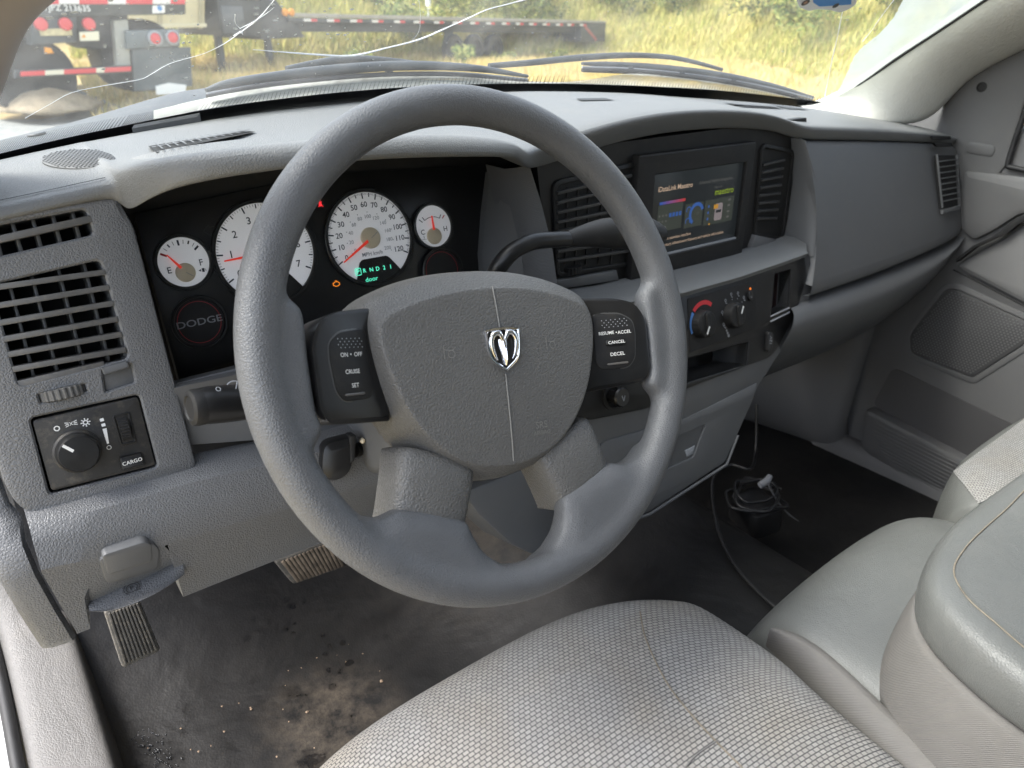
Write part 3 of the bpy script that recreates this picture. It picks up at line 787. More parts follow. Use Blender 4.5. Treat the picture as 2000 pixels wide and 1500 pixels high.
Print(CL, 0.0044).line((hx, hy), (hx + R_ * .3 * cos(radians(-38)), hy + R_ * .3 * sin(radians(-38))), .0004).build("hub_line", INKG, gf)
# tachometer and speedometer
def dial(nm, cx, cy, rx, ry, n, minor, labels, rl, size, needle_ang, tag_):
    a, b, ra, rb = gauge(nm, cx, cy, rx, ry); R = (ra + rb) / 2
    g = plate(nm, CL, circ(a, b, R, 72), FACE, dash, depth=0.002, h=0.0012, ch=0.0)
    ring("gauge_bezel", a, b, R, R + 0.0040, -0.001, 0.004, BLK, g)
    p = Print(CL, 0.0016); A0, A1 = 208.0, -28.0
    for i in range(n * minor + 1):
        t = radians(A0 + (A1 - A0) * i / (n * minor))
        big = i % minor == 0; mid = i % (minor // 2) == 0
        l0 = .86 if big else (.90 if mid else .94)
        p.line((a + R * l0 * cos(t), b + R * l0 * sin(t)), (a + R * .985 * cos(t), b + R * .985 * sin(t)), R * (.030 if big else .024 if mid else .008))
    for i, s in enumerate(labels):
        t = radians(A0 + (A1 - A0) * i / n); p.text(s, a + R * rl * cos(t), b + R * rl * sin(t), size * R, bold=True, sx=1.0)
    p.build("gauge_marks", INK, g)
    # lower window
    plate("display_window", CL, rnd([(a - R * .52, b - R * .86), (a - R * .38, b - R * .50), (a - R * .30, b - R * .44), (a + R * .30, b - R * .44), (a + R * .38, b - R * .50), (a + R * .60, b - R * .80), (a + R * .35, b - R * 1.02), (a - R * .3, b - R * 1.02)], [0, .003, .002, .002, .003, 0, 0, 0]), BLK, g, depth=0.001, h=0.0022, ch=0.0)
    lathe("needle_hub", CL, a, b, [(R * .235, 0.0012), (R * .23, 0.0038), (R * .20, 0.0046), (0, 0.0047)], TAN, g)
    needle(a, b, needle_ang(a, b), R * .12, R * .88, R * .032, R * .014, g, h=0.0054)
    return a, b, R, g
a, b, R, gt = dial("tachometer", 519, 494, 98, 97, 7, 10, [str(i) for i in range(8)], .70, .20, lambda a, b: ang_of(a, b, 433, 511), 0)
a, b, R, gs_ = dial("speedometer", 722, 465, 83, 88, 12, 10, [str(10 * i) for i in range(13)], .735, .165, lambda a, b: ang_of(a, b, 667, 514), 0)
p = Print(CL, 0.00165)
for i, s in enumerate(["0", "20", "40", "60", "80", "100", "120", "140", "160", "180", "200"]):
    t = radians(208 - 236 * (i * 20 / 1.609) / 120); p.text(s, a + R * .47 * cos(t), b + R * .47 * sin(t), R * .115)
    p.poly(circ(a + R * .57 * cos(t), b + R * .57 * sin(t), R * .012, 8))
p.build("kilometre_marks", INKG, gs_)
Print(CL, 0.00165).text("MPH km/h", a - R * .02, b - R * .345, R * .12, bold=True).build("lettering", INKG, gs_)
Print(CL, 0.0050).line((a, b), (a + R * .2 * cos(radians(32)), b + R * .2 * sin(radians(32))), .0004).build("hub_line", INKG, gs_)
p = Print(CL, 0.0026)
for s, x, y in (("R", 712, 529), ("N", 725.6, 527), ("D", 737.6, 525), ("2", 750.4, 523), ("1", 763, 521)):
    q = CL.loc(x, y, .0026); p.text(s, *q, 0.0062, bold=True)
q = CL.loc(700, 531, .0026); p.text("P", *q, 0.0058, bold=True); p.path(rnd(rect(q[0] - .0030, q[0] + .0030, q[1] - .0036, q[1] + .0036), .0008) + [(q[0] - .0030, q[1] - .003)], 0.0007)
q = CL.loc(726, 545, .0026); p.text("door", *q, 0.0068, sx=1.1)
p.build("gear_display", GRN, gs_)
# temperature
a, b, ra, rb = gauge("temp", 845, 442, 35, 41); R_ = (ra + rb) / 2
gm = plate("temperature_gauge", CL, circ(a, b, R_, 48), FACE, dash, depth=0.002, h=0.0012, ch=0.0)
ring("gauge_bezel", a, b, R_, R_ + 0.003, -0.001, 0.004, BLK, gm)
p = Print(CL, 0.0016); p.arc(a, b - R_ * .35, R_ * .80, .0007, 58, 122)
for t_ in (58, 122): 
    t = radians(t_); p.line((a + R_ * .8 * cos(t), b - R_ * .35 + R_ * .8 * sin(t)), (a + R_ * 1.0 * cos(t), b - R_ * .35 + R_ * 1.0 * sin(t)), .0010)
t = radians(136); p.line((a + R_ * .78 * cos(t), b - R_ * .3 + R_ * .8 * sin(t)), (a + R_ * 1.02 * cos(t), b - R_ * .3 + R_ * 1.02 * sin(t)), .0010)
p.text("C", a - R_ * .64, b - R_ * .22, R_ * .34, bold=True).text("H", a + R_ * .66, b - R_ * .22, R_ * .34, bold=True)
p.line((a - R_ * .62, b - R_ * .52), (a - R_ * .62, b - R_ * .38), .0006).line((a - R_ * .74, b - R_ * .56), (a - R_ * .5, b - R_ * .56), .0004)
p.build("gauge_marks", INK, gm)
t = radians(46); Print(CL, 0.0017).line((a + R_ * .84 * cos(t), b - R_ * .3 + R_ * .84 * sin(t)), (a + R_ * 1.04 * cos(t), b - R_ * .3 + R_ * 1.04 * sin(t)), .0012).build("hot_mark", REDP, gm)
hx, hy = CL.loc(849, 461, 0.003)
lathe("needle_hub", CL, hx, hy, [(R_ * .40, 0.0012), (R_ * .39, 0.0036), (R_ * .34, 0.0042), (0, 0.0043)], TAN, gm)
needle(hx, hy, ang_of(hx, hy, 839, 419), R_ * .3, R_ * .98, R_ * .06, R_ * .03, gm, h=0.0046)
# badge pods
for cx, cy, rx, ry, wd in ((389, 629, 50, 48, 1), (862, 528, 36, 42, 0)):
    a, b, ra, rb = gauge("pod", cx, cy, rx, ry); R_ = (ra + rb) / 2
    g = plate("badge_pod", CL, circ(a, b, R_, 48), BLKM, dash, depth=0.002, h=0.0012, ch=0.0)
    ring("gauge_bezel", a, b, R_, R_ + 0.0028, -0.001, 0.0045, BLK, g)
    Print(CL, 0.0016).arc(a, b, R_ * .87, .0005, 0, 360, 56).build("red_ring", REDP, g)
    if wd:
        Print(CL, 0.0016).text("DODGE", a, b, R_ * .40, sx=1.32, bold=True).build("lettering", GRYP, g)
# warning lamps
a, b = CL.loc(625, 397, .001); p = Print(CL, 0.0012)
p.poly(circ(a, b + .0026, .0011, 12)); p.poly([(a - .0020, b - .003), (a + .0020, b - .003), (a + .0012, b + .0013), (a - .0012, b + .0013)]); p.line((a - .0026, b + .0024), (a + .0028, b - .0038), .0006); p.line((a + .0022, b + .0016), (a - .0024, b - .0036), .0006)
p.build("seatbelt_lamp", LRED, clu)
a, b = CL.loc(657, 554, .001); p = Print(CL, 0.0012)
eng = [(-.0036, .0008), (-.0026, .0008), (-.0018, .0020), (.0016, .0020), (.0024, .0008), (.0034, .0008), (.0034, -.0018), (.0024, -.0018), (.0014, -.0026), (-.0018, -.0026), (-.0026, -.0014), (-.0036, -.0014)]
p.path([(a + x, b + y) for x, y in eng] + [(a + eng[0][0], b + eng[0][1])], .0008); p.line((a - .001, b + .0030), (a + .001, b + .0030), .0007); p.line((a - .0036, b + .0014), (a - .0036, b - .002), .0007)
p.build("engine_lamp", LAMB, clu)
a, b = CL.loc(410, 450, .001); p = Print(CL, 0.0012)
ar = [(-.006, 0), (0, .0055), (0, .003), (.006, .003), (.006, -.003), (0, -.003), (0, -.0055)]
p.path([(a + x, b + y) for x, y in ar] + [(a - .006, b)], .0005).build("turn_arrow", mat("unlit_print", (0.05, 0.05, 0.05), 0.5), clu)
plate("cluster_lens", CL, CL.locs([(268, 428), (640, 345), (958, 336), (950, 560), (700, 680), (460, 702), (352, 738)], .010), glass_mat("cluster_lens_glass", (.97, .97, .97), .003, .07), dash, depth=.001, h=.010, ch=0)
# trim between the cluster and the stack
def strip(nm, lft, rgt, yl, yr, mt, par=dash, thick=0.012, ang=45):
    rows = []
    for l, r in zip(lft, rgt):
        A = PY(*l, yl, K); B = PY(*r, yr, K)
        rows.append([A + V((0, thick * 3, 0)), A, A.lerp(B, .5) + V((0, -0.003, 0)), B, B + V((0, thick, 0))])
    return loft(nm, rows, mt, par, ang=ang)
strip("cluster_side_trim", [(958, 338), (948, 420), (942, 500), (950, 600), (985, 700)], [(985, 330), (1000, 400), (1020, 480), (1030, 600), (1060, 700)], 0.285, 0.235, GR2)
strip("stack_side_trim", [(985, 330), (1000, 400), (1020, 480), (1030, 600), (1060, 700)], [(1034, 322), (1058, 400), (1078, 480), (1092, 580), (1110, 700)], 0.234, 0.200, mat("trim_textured", (0.085, 0.088, 0.094), 0.55, bump=('wave', 300, 0.3), var=0.06, vscale=8))
plate("lower_column_cover", DF, DF.locs([(905, 962), (1000, 925), (1120, 880), (1118, 1050), (1060, 1092), (1000, 1064), (935, 1005)], -0.02), GR2, dash, depth=0.06, h=-0.02, ch=0.004)

# -- centre stack: black recessed face
stk = plate("centre_stack", ST, ST.locs([(1046, 300), (1575, 230), (1585, 470), (1330, 560), (1080, 596)]), BLKM, dash, depth=0.012, ch=0.0)
# left and right stack vents
def vent(outline, slats, wheel, frame_h=0.004):
    r = vent_root()
    o = rnd(ST.locs(outline), 0.006)
    VSL = mat('vent_slat_dark', (.034, .034, .035), .45)
    sub(plate("vent_frame", ST, inset(ccw(o), -0.006), BLKM, None, holes=[o], depth=0.012, h=frame_h, ch=0.002, hch=0.001), r)
    sub(plate("vent_back", ST, o, VOID, None, depth=0.001, h=0.0012, ch=0), r)
    for (p, q) in slats:
        slat_between("slat", ST, ST.loc(*p, 0.004), ST.loc(*q, 0.004), 0.0036, 0.002, 0.0070, VSL, r)
    return r
rv = vent([(1488, 288), (1544, 300), (1524, 462), (1474, 455)], [((1489 - i * 1.7, 322 + i * 15), (1531 - i * 2.2, 312 + i * 16.2)) for i in range(8)], None)
lv = vent([(1084, 362), (1235, 326), (1240, 508), (1090, 532)], [((1087, 377 + i * 19), (1232, 342 + i * 21)) for i in range(8)], None)
for x in (1104, 1124, 1145, 1170, 1195): sub(box("vane", ST, *(lambda q: (q[0] - .0009, q[0] + .0009))(ST.loc(x, 440)), ST.loc(x, 515)[1], ST.loc(x, 365)[1], 0.0012, 0.003, BLKM, None, ch=0), lv)
wa, wb = ST.loc(1117, 526)
rowz = [[ST.p(wa, wb, -0.004) + ST.u * hh + (ST.r * cos(2 * pi * j / 80) + ST.n * sin(2 * pi * j / 80)) * (0.014 + (0.0005 if (j // 2) % 2 else -0.0005)) for j in range(80)] for hh in (-0.004, -0.0035, 0.0035, 0.004)]
sub(loft("thumbwheel", rowz, BLKM, None, closed=True, ang=15, cap=True), lv)
plate("vent_ledge", ST, ST.locs([(1086, 548), (1205, 528), (1210, 548), (1090, 566)], 0.006), GR2, dash, depth=0.01, h=0.006, ch=0.002)
plate("vent_ledge", ST, ST.locs([(1477, 459), (1526, 470), (1522, 478), (1468, 484)], 0.008), GR, dash, depth=0.01, h=0.008, ch=0.002)
# head unit
hu_o = ST.locs([(1249, 304), (1478, 280), (1450, 496), (1312, 517)], 0.012)
hu_o = [(hu_o[0][0], hu_o[0][1]), (hu_o[1][0], hu_o[0][1]), (hu_o[1][0], hu_o[2][1]), (hu_o[0][0], hu_o[2][1])]
hi = ST.locs([(1281, 341), (1457, 317), (1442, 466), (1310, 491)], 0.012)
a0 = hi[0][0]; a1 = (hi[1][0] + hi[2][0]) / 2; b1 = (hi[0][1] + hi[1][1]) / 2; b0 = hi[2][1]
hun = plate("head_unit", ST, rnd(hu_o, 0.003), BLKM, dash, holes=[rect(a0, a1, b0, b1)], depth=0.014, h=0.012, ch=0.0018, hch=0.0012)
SCR = mat("screen_glass", (0.012, 0.014, 0.016), 0.28, spec=.25, emit=((0.020, 0.024, 0.026), .10))
scr = box("touch_screen", ST, a0 + .0005, a1 - .0005, b0 + .0005, b1 - .0005, 0.0, 0.007, SCR, hun, ch=0.0005)
box("screen_lip", ST, a0, a1, b0 - 0.0004, b0 + 0.0022, 0.006, 0.0105, GRYP, hun, ch=0.0006)
def em(nm, c, s): return mat(nm, tuple(x * .1 for x in c), 0.4, emit=(c, s * .17))
E1 = em("screen_text", (0.85, 0.62, 0.45), 0.62); E2 = em("screen_lime", (0.45, 0.62, 0.05), 0.5); E3 = em("screen_blue", (0.05, 0.16, 0.55), 0.55)
E4 = em("screen_grey", (0.20, 0.20, 0.19), 0.5); E5 = em("screen_redbar", (0.7, 0.06, 0.08), 0.5); E6 = em("screen_orange", (0.9, 0.45, 0.05), 0.5); E7 = em("screen_panel", (0.035, 0.042, 0.035), 1.0)
W_ = a1 - a0; H_ = b1 - b0
sx_ = lambda u: a0 + W_ * u
sy_ = lambda v: b1 - H_ * v
ph = 0.0074
Print(ST, ph).text("iDataLink Maestro", sx_(.245), sy_(.19), H_ * .085, bold=True, sx=0.98).build("lettering", E1, scr)
Print(ST, ph).text("Advanced Vehicle Integration", sx_(.69), sy_(.185), H_ * .062, sx=.9).build("lettering", E4, scr)
Print(ST, ph).text("maestro", sx_(.80), sy_(.335), H_ * .115, sx=1.0, bold=True).build("lettering", E2, scr)
Print(ST, ph).text("iDataLink", sx_(.72), sy_(.27), H_ * .04).build("lettering", E4, scr)
p = Print(ST, ph)
p.text("Provides a seamless interface", sx_(.27), sy_(.80), H_ * .055).text("for factory infotainment features and vehicle information", sx_(.48), sy_(.875), H_ * .055)
p.build("lettering", E1, scr)
p = Print(ST, ph - .0001)
for q in ((.08, .34, .38, .70), (.37, .57, .42, .72), (.59, .93, .42, .74)): p.poly(rect(sx_(q[0]), sx_(q[1]), sy_(q[3]), sy_(q[2])))
p.build("screen_panel", E7, scr)
for i in range(8):
    u0 = .09 + i * .034; c = (0.05 + .65 * i / 7, .14 - .01 * i, .55 - .47 * i / 7)
    Print(ST, ph).poly(rect(sx_(u0), sx_(u0 + .034), sy_(.375), sy_(.34))).build("temperature_bar", em("bar_%d" % i, c, .55), scr)
p = Print(ST, ph); p.arc(sx_(.50), sy_(.56), H_ * .12, H_ * .045, 20, 240, 20)
for u, v in ((.41, .5), (.41, .64)): p.arc(sx_(u), sy_(v), H_ * .04, H_ * .014, -30, 210, 14)
for i in range(4): p.poly(rect(sx_(.20 + i * .035), sx_(.225 + i * .035), sy_(.54), sy_(.49)))
for v in (.5, .58, .66): p.poly(circ(sx_(.635), sy_(v), H_ * .018, 10))
p.build("screen_graphic", E3, scr)
p = Print(ST, ph)
for i in range(3):
    for j in range(3): p.poly(circ(sx_(.10 + i * .035), sy_(.51 + j * .07), H_ * .014, 8))
for v in (.46, .53, .61, .68): p.poly(rect(sx_(.86), sx_(.89), sy_(v + .012), sy_(v - .012)))
p.text("69", sx_(.515), sy_(.56), H_ * .045)
kind(p.build("screen_icons", E4, scr), "stuff")
p = Print(ST, ph + .0001); p.poly(rnd(rect(sx_(.71), sx_(.80), sy_(.70), sy_(.48)), H_ * .035)); p.build("car_graphic", em("screen_car", (.42, .36, .37), .5), scr)
p = Print(ST, ph + .0002); p.poly(rect(sx_(.695), sx_(.745), sy_(.545), sy_(.49))); p.poly(circ(sx_(.66), sy_(.73), H_ * .015, 8)); p.build("car_door_graphic", E6, scr)
Print(ST, ph + .0002).poly(rect(sx_(.725), sx_(.785), sy_(.60), sy_(.565))).build("car_window_graphic", SCR, scr)
# stack surround: right hand frame and the shelf
strip("stack_frame", [(1546, 262), (1566, 360), (1572, 440), (1570, 500)], [(1566, 268), (1590, 360), (1596, 440), (1590, 500)], 0.212, 0.196, GR2)
sh = []
for (bx, by), (fx_, fy_) in zip([(1060, 582), (1180, 566), (1325, 532), (1440, 503), (1530, 474), (1572, 456)], [(1060, 612), (1190, 594), (1336, 569), (1440, 540), (1535, 508), (1578, 492)]):
    A = PY(bx, by, 0.228, K); B = PY(fx_, fy_, 0.194, K)
    sh.append([A + V((0, .02, 0)), A, A.lerp(B, .5), B + V((0, .002, .0006)), B + V((0, -0.001, -0.0015)), B + V((0, 0.003, -.012))])
loft("stack_shelf", sh, TOP, dash, ang=50)
# lower stack: grey panel with black control plate
cubby = rnd(DF.locs([(1340, 702), (1463, 668), (1459, 712), (1342, 748)], .002), 0.002)
slotr = rnd(DF.locs([(1514, 536), (1546, 526), (1541, 598), (1507, 616)], .002), 0.002)
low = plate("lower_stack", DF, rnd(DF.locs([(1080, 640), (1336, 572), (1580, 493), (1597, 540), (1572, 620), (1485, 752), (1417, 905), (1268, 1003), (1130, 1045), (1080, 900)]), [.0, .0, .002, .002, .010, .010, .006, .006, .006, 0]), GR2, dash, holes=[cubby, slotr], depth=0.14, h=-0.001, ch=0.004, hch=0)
blk = rnd(DF.locs([(1110, 640), (1336, 578), (1572, 501), (1576, 540), (1556, 612), (1512, 695), (1345, 758), (1265, 798), (1150, 822), (1118, 812)], .002), [0, 0, .003, .003, .02, .02, .02, .008, .012, .012])
cp = plate("control_plate", DF, blk, BLK, dash, holes=[cubby, slotr], depth=0.02, h=0.002, ch=0.002, hch=0.0015)
plate("cubby_floor", DF, inset(ccw(cubby), -.004), mat("cubby_mesh", (0.02, 0.018, 0.017), 0.7, bump=('noise', 500, 0.5), var=0.3, vscale=80), dash, depth=0.002, h=-0.06, ch=0)
plate("slot_back", DF, inset(ccw(slotr), -.003), mat("slot_red", (0.02, 0.008, 0.009), 0.4), dash, depth=0.002, h=-0.02, ch=0)
hv = plate("climate_panel", DF, rnd(DF.locs([(1342, 583), (1478, 546), (1474, 642), (1346, 690)], .002), 0.003), BLKM, cp, depth=0.002, h=0.0032, ch=0.0006)
def knob(x, y, rpx, h, par, mark_ang):
    a, b = DF.loc(x, y, h * .6); r = rpx / 1000 * (PY(x, y, .17) - CAM).dot(_f) * 1000 / FPX
    k = lathe("climate_knob", DF, a, b, [(r * 1.0, .003), (r * .98, h * .6), (r * .93, h * .92), (r * .84, h), (0, h + .0003)], BLKM, par, seg=48)
    plate("grip", DF, rnd([(a + r * .3 * cos(t_) * s1 - 0, b + r * .3 * sin(t_)) for t_, s1 in ()] or rect(a - r * .22, a + r * .22, b - r * .8, b + r * .8), r * .2), BLKM, k, depth=.004, h=h + .003, ch=.0015)
    t = radians(mark_ang)
    Print(DF, h + .0034).line((a + r * .15 * cos(t), b + r * .15 * sin(t)), (a + r * .75 * cos(t), b + r * .75 * sin(t)), r * .16).build("pointer", WHT, k)
    return a, b, r
ka, kb, krr = knob(1376, 633, 27, .016, hv, 235)
kA, kB, kR = knob(1436, 616, 25, .016, hv, 60)
pz = DF.loc(1376, 630, .0035)
Print(DF, .0036).arc(pz[0], pz[1], krr * 1.42, krr * .30, 50, 135).build("warm_band", mat("warm_print", (.6, .03, .04), .5), hv)
Print(DF, .0036).arc(pz[0], pz[1], krr * 1.42, krr * .28, 140, 200).build("cool_band", mat("cool_print", (.1, .25, .6), .5), hv)
p = Print(DF, .0036); pz = DF.loc(1436, 614, .0035)
for i, t_ in enumerate((200, 165, 130, 100, 70, 40)):
    t = radians(t_); cx_, cy_ = pz[0] + kR * 1.55 * cos(t), pz[1] + kR * 1.55 * sin(t)
    p.poly(circ(pz[0] + kR * 1.2 * cos(t), pz[1] + kR * 1.2 * sin(t), kR * .05, 8))
    p.arc(cx_, cy_ + kR * .08, kR * .09, kR * .05, 0, 360, 10); p.path([(cx_, cy_), (cx_ + kR * .03, cy_ - kR * .16), (cx_ + kR * .16, cy_ - kR * .17)], kR * .06)
for i in range(5): t = radians(-45 - i * 22); p.poly(circ(pz[0] - kR * 1.35 + kR * .22 * i * .4, pz[1] - kR * (.55 + .22 * i), kR * (.05 + .02 * i), 8))
p.build("panel_symbols", GRYP, hv)
a, b = DF.loc(1465, 577, .004); plate("ac_button", DF, circ(a, b, .0055, 20, .008), BLK, hv, depth=.004, h=.0058, ch=.001)
Print(DF, .0062).arc(a, b - .002, .0014, .0005, 0, 360, 12).build("button_symbol", GRYP, hv)
a, b = DF.loc(1466, 564, .004); plate("indicator_lamp", DF, circ(a, b, .0019, 12), em("lamp_orange", (1.0, .25, .03), 1.0), hv, depth=.002, h=.0042, ch=.0004)
for y0, y1 in ((618, 601), (628, 610)):
    slat_between("trim_line", DF, DF.loc(1506, y0, .003), DF.loc(1543, y1, .003), .0022, .002, .0032, GRYP, cp)
a, b = DF.loc(1501, 666, .004)
oc = plate("outlet_cap", DF, rnd([(a - .010, b - .015), (a + .004, b - .014), (a + .010, b + .010), (a - .002, b + .016)], .007), BLK, cp, depth=.006, h=.008, ch=.002)
Print(DF, .0083).text("12V", a, b + .001, .008, rot=radians(75), bold=True).build("lettering", GRYP, oc)
# lighter knob
a, b = DF.loc(1196, 775, .003)
lk = lathe("lighter_socket", DF, a, b, [(.0165, .001), (.0165, .005), (.013, .006), (.0125, .002), (0, .002)], BLKM, cp)
lathe("lighter_knob", DF, *DF.loc(1213, 776, .020), [(.0075, .002), (.0075, .014), (.0115, .016), (.0120, .021), (.0105, .0235), (0, .0235)], BLK, lk)
q = DF.loc(1218, 777, .024); Print(DF, .0238).path([(q[0] - .002, q[1] + .003), (q[0], q[1] - .004), (q[0] + .003, q[1] + .002)], .0014).build("lighter_mark", GRYP, lk)
# storage bin in the lower stack
bn = plate("storage_bin", DF, rnd(DF.locs([(1157, 896), (1178, 862), (1340, 817), (1479, 748), (1470, 780), (1416, 902), (1262, 1000), (1160, 1030)], .001), [.004, .008, .0, .003, .003, .006, .006, .003]), GR2, dash, depth=.01, h=.0018, ch=.0016,
           holes=[rnd(DF.locs([(1324, 852), (1378, 828), (1354, 892), (1302, 916)], .001), .002)])
plate("bin_pull", DF, DF.locs([(1318, 850), (1384, 824), (1358, 896), (1296, 920)], -.004), BLKM, bn, depth=.003, h=-.004, ch=0)
plate("bin_catch", DF, DF.locs([(1338, 880), (1358, 870), (1354, 886), (1342, 892)], .0), GRYP, bn, depth=.004, h=.0, ch=.0008)
tubep = [DF.p(*DF.loc(x, y), .001) for x, y in ((1130, 1047), (1268, 1004), (1418, 907), (1440, 850))]
tube("stack_edge", tubep, .0022, GR2, dash, seg=8)

# -- glove box side
gv = []
for (t_, m_, b_) in (((1572, 275), (1600, 420), (1580, 582)), ((1600, 275), (1640, 420), (1640, 562)), ((1700, 276), (1720, 400), (1720, 534)), ((1800, 279), (1812, 390), (1800, 500)), ((1858, 281), (1872, 380), (1866, 470)), ((1874, 290), (1886, 380), (1880, 452))):
    T = PY(*t_, .195, K); M = PY(*m_, .190, K); B_ = PY(*b_, .19, K)
    gv.append([T + V((0, .03, .0)), T + V((0, .003, .0)), T + V((0, -.004, -.004)), M + V((0, -.002, 0)), B_ + V((0, -.004, .006)), B_ + V((0, .002, 0)), B_ + V((0, .03, 0))])
gl_ = [p + V((0.006, .03, 0)) for p in gv[-1]]
glv = loft("glovebox_door", gv + [gl_], GR2, dash, sub=2, flip=True)
strip("stack_edge_trim", [(1562, 272), (1586, 360), (1598, 450), (1590, 510), (1578, 556)], [(1574, 274), (1600, 360), (1610, 450), (1602, 510), (1588, 560)], .196, .190, GR2)
lg = []
for (t_, m_, b_, u_) in (((1552, 604), (1540, 655), (1505, 715), (1485, 755)), ((1590, 587), (1582, 636), (1556, 694), (1528, 738)), ((1640, 572), (1640, 620), (1625, 668), (1600, 710)), ((1720, 544), (1720, 590), (1710, 632), (1690, 660)), ((1800, 512), (1798, 550), (1785, 580), (1760, 610)), ((1866, 480), (1858, 500), (1840, 530), (1815, 560)), ((1884, 455), (1880, 470), (1862, 500), (1835, 535))):
    T = PY(*t_, .192, K); M = PY(*m_, .184, K); B_ = PY(*b_, .215, K); U_ = PY(*u_, .30)
    lg.append([T + V((0, .02, .002)), T, T.lerp(M, .5) + V((0, -.004, 0)), M, B_, U_, U_ + V((0, .12, .02))])
loft("lower_glove_panel", lg, GR2, dash, sub=2, flip=True)
# passenger vent
pv = vent_root()
o4 = DF.locs([(1830, 303), (1866, 303), (1871, 404), (1840, 408)], .018)
sub(plate("vent_back", DF, o4, VOID, None, depth=.004, h=.0175, ch=0), pv)
for i in range(8):
    t = i / 7.0
    slat_between("slat", DF, DF.loc(1831 + 8 * t, 316 + 78 * t, .018), DF.loc(1868 + 4 * t, 311 + 76 * t, .018), .0022, .0172, .0205, GR2, pv)
for (x0, y0, x1, y1) in ((1829, 302, 1840, 406), (1868, 302, 1873, 402)): slat_between("vent_rim", DF, DF.loc(x0, y0, .018), DF.loc(x1, y1, .018), .0022, .0172, .0205, GR2, pv)
slat_between("vane_slider", DF, DF.loc(1838, 414, .018), DF.loc(1872, 405, .018), .007, .0172, .0215, GR2, pv)
for q in ([(1820, 266), (1856, 266), (1857, 272), (1822, 272)], [(1824, 279), (1858, 279), (1860, 286), (1830, 286)]):
    plate("demister_vent", DF, DF.locs(q, .018), VOID, dash, depth=.004, h=.0185, ch=0)

# ==================================================================== STEERING COLUMN, STALKS
colm = thing("steering_column", "grey plastic column shroud behind the steering wheel", "steering column", (0, 0.12, -0.06))
prof = []
for h, wd, up, dn in ((-0.055, .050, .040, .055), (-0.062, .058, .048, .066), (-0.12, .062, .056, .078), (-0.20, .058, .056, .088), (-0.30, .055, .055, .090)):
    L = rnd([(-wd, -dn), (wd, -dn), (wd * .9, up), (-wd * .9, up)], .022, 5)
    prof.append([SW.o + _wu * a + _wv * (b - 0.012) + SW.n * h for a, b in L])
loft("column_shroud", prof, GR2, colm, closed=True, ang=45, cap=True)
tl = PY(650, 890, 0.10)
# tilt paddle: rounded black grip left of the shroud
TF = Fr(PY(655, 895, 0.135), (1, -0.15, 0.1), (0.1, 0.3, 1))
TFp = TF.locs([(622, 862), (690, 855), (697, 885), (690, 925), (670, 938), (640, 935), (624, 912)])
tp = plate("tilt_lever", TF, rnd(TFp, [.009, .006, .006, .010, .012, .014, .012]), BLK, colm, depth=.018, h=.006, ch=.008)
plate("lever_rib", TF, rnd(TF.locs([(680, 858), (694, 857), (698, 905), (690, 910)], .01), .002), BLKM, tp, depth=.016, h=.0068, ch=.001)
tube("lever_stem", [PY(690, 880, .14), PY(730, 872, .16)], .007, BLK, tp)
lathe("tilt_bolt", TF, *TF.loc(706, 868), [(.0022, 0), (.0022, .004), (0, .005)], TAN, colm, seg=12)

stalk = thing("turn_signal_stalk", "black turn signal and wiper stalk left of the steering wheel", "stalk", (-0.12, 0.10, -0.045))
sp_ = [PY(640, 752, .115), PY(560, 775, .108), PY(470, 786, .102), PY(412, 791, .099), PY(386, 795, .098)]
tube("stalk_arm", sp_, [.010, .012, .0135, .0142, .0140, .0132], BLK, stalk, seg=20, smooth=5)
d_ = (sp_[-1] - sp_[-2]).normalized(); SKF = Fr(sp_[-1], d_.cross(V((0, 0, 1))), V((0, 0, 1)) - d_ * d_.z)
if SKF.n.dot(d_) < 0: SKF = Fr(sp_[-1], -(d_.cross(V((0, 0, 1)))), V((0, 0, 1)) - d_ * d_.z)
lathe("stalk_end", SKF, 0, 0, [(.0134, -.004), (.0138, .002), (.0128, .005), (.0095, .0062), (.0085, .0052), (0, .005)], BLKM, stalk)
WF = Fr(PY(455, 760, .098) + V((0, -.004, .004)), (1, 0.02, -0.12), (0, .75, .66))
p = Print(WF, .0018); p.arc(0, -.003, .0065, .0008, 40, 140, 12); p.line((0, -.003), (.003, .003), .0008); p.arc(-.012, -.001, .0016, .0006, 0, 360, 10); p.line((.004, -.003), (.008, .002), .0007)
p.build("stalk_symbol", GRYP, stalk)

shf = thing("gear_lever", "black column gear lever reaching right behind the steering wheel rim", "gear lever", (0.07, 0.14, 0.0))
tube("lever_arm", [PY(955, 560, .135), PY(972, 525, .125), PY(1000, 492, .12), PY(1040, 473, .118), PY(1085, 468, .116), PY(1112, 467, .115)], [.0085, .0085, .008, .0078, .0076], BLK, shf, seg=16, smooth=5)
tube("lever_handle", [PY(1110, 467, .115), PY(1150, 459, .113), PY(1200, 455, .11), PY(1260, 456, .108), PY(1290, 458, .107)], [.0078, .0110, .0150, .0165, .0160, .010], BLKM, shf, seg=20, smooth=5)

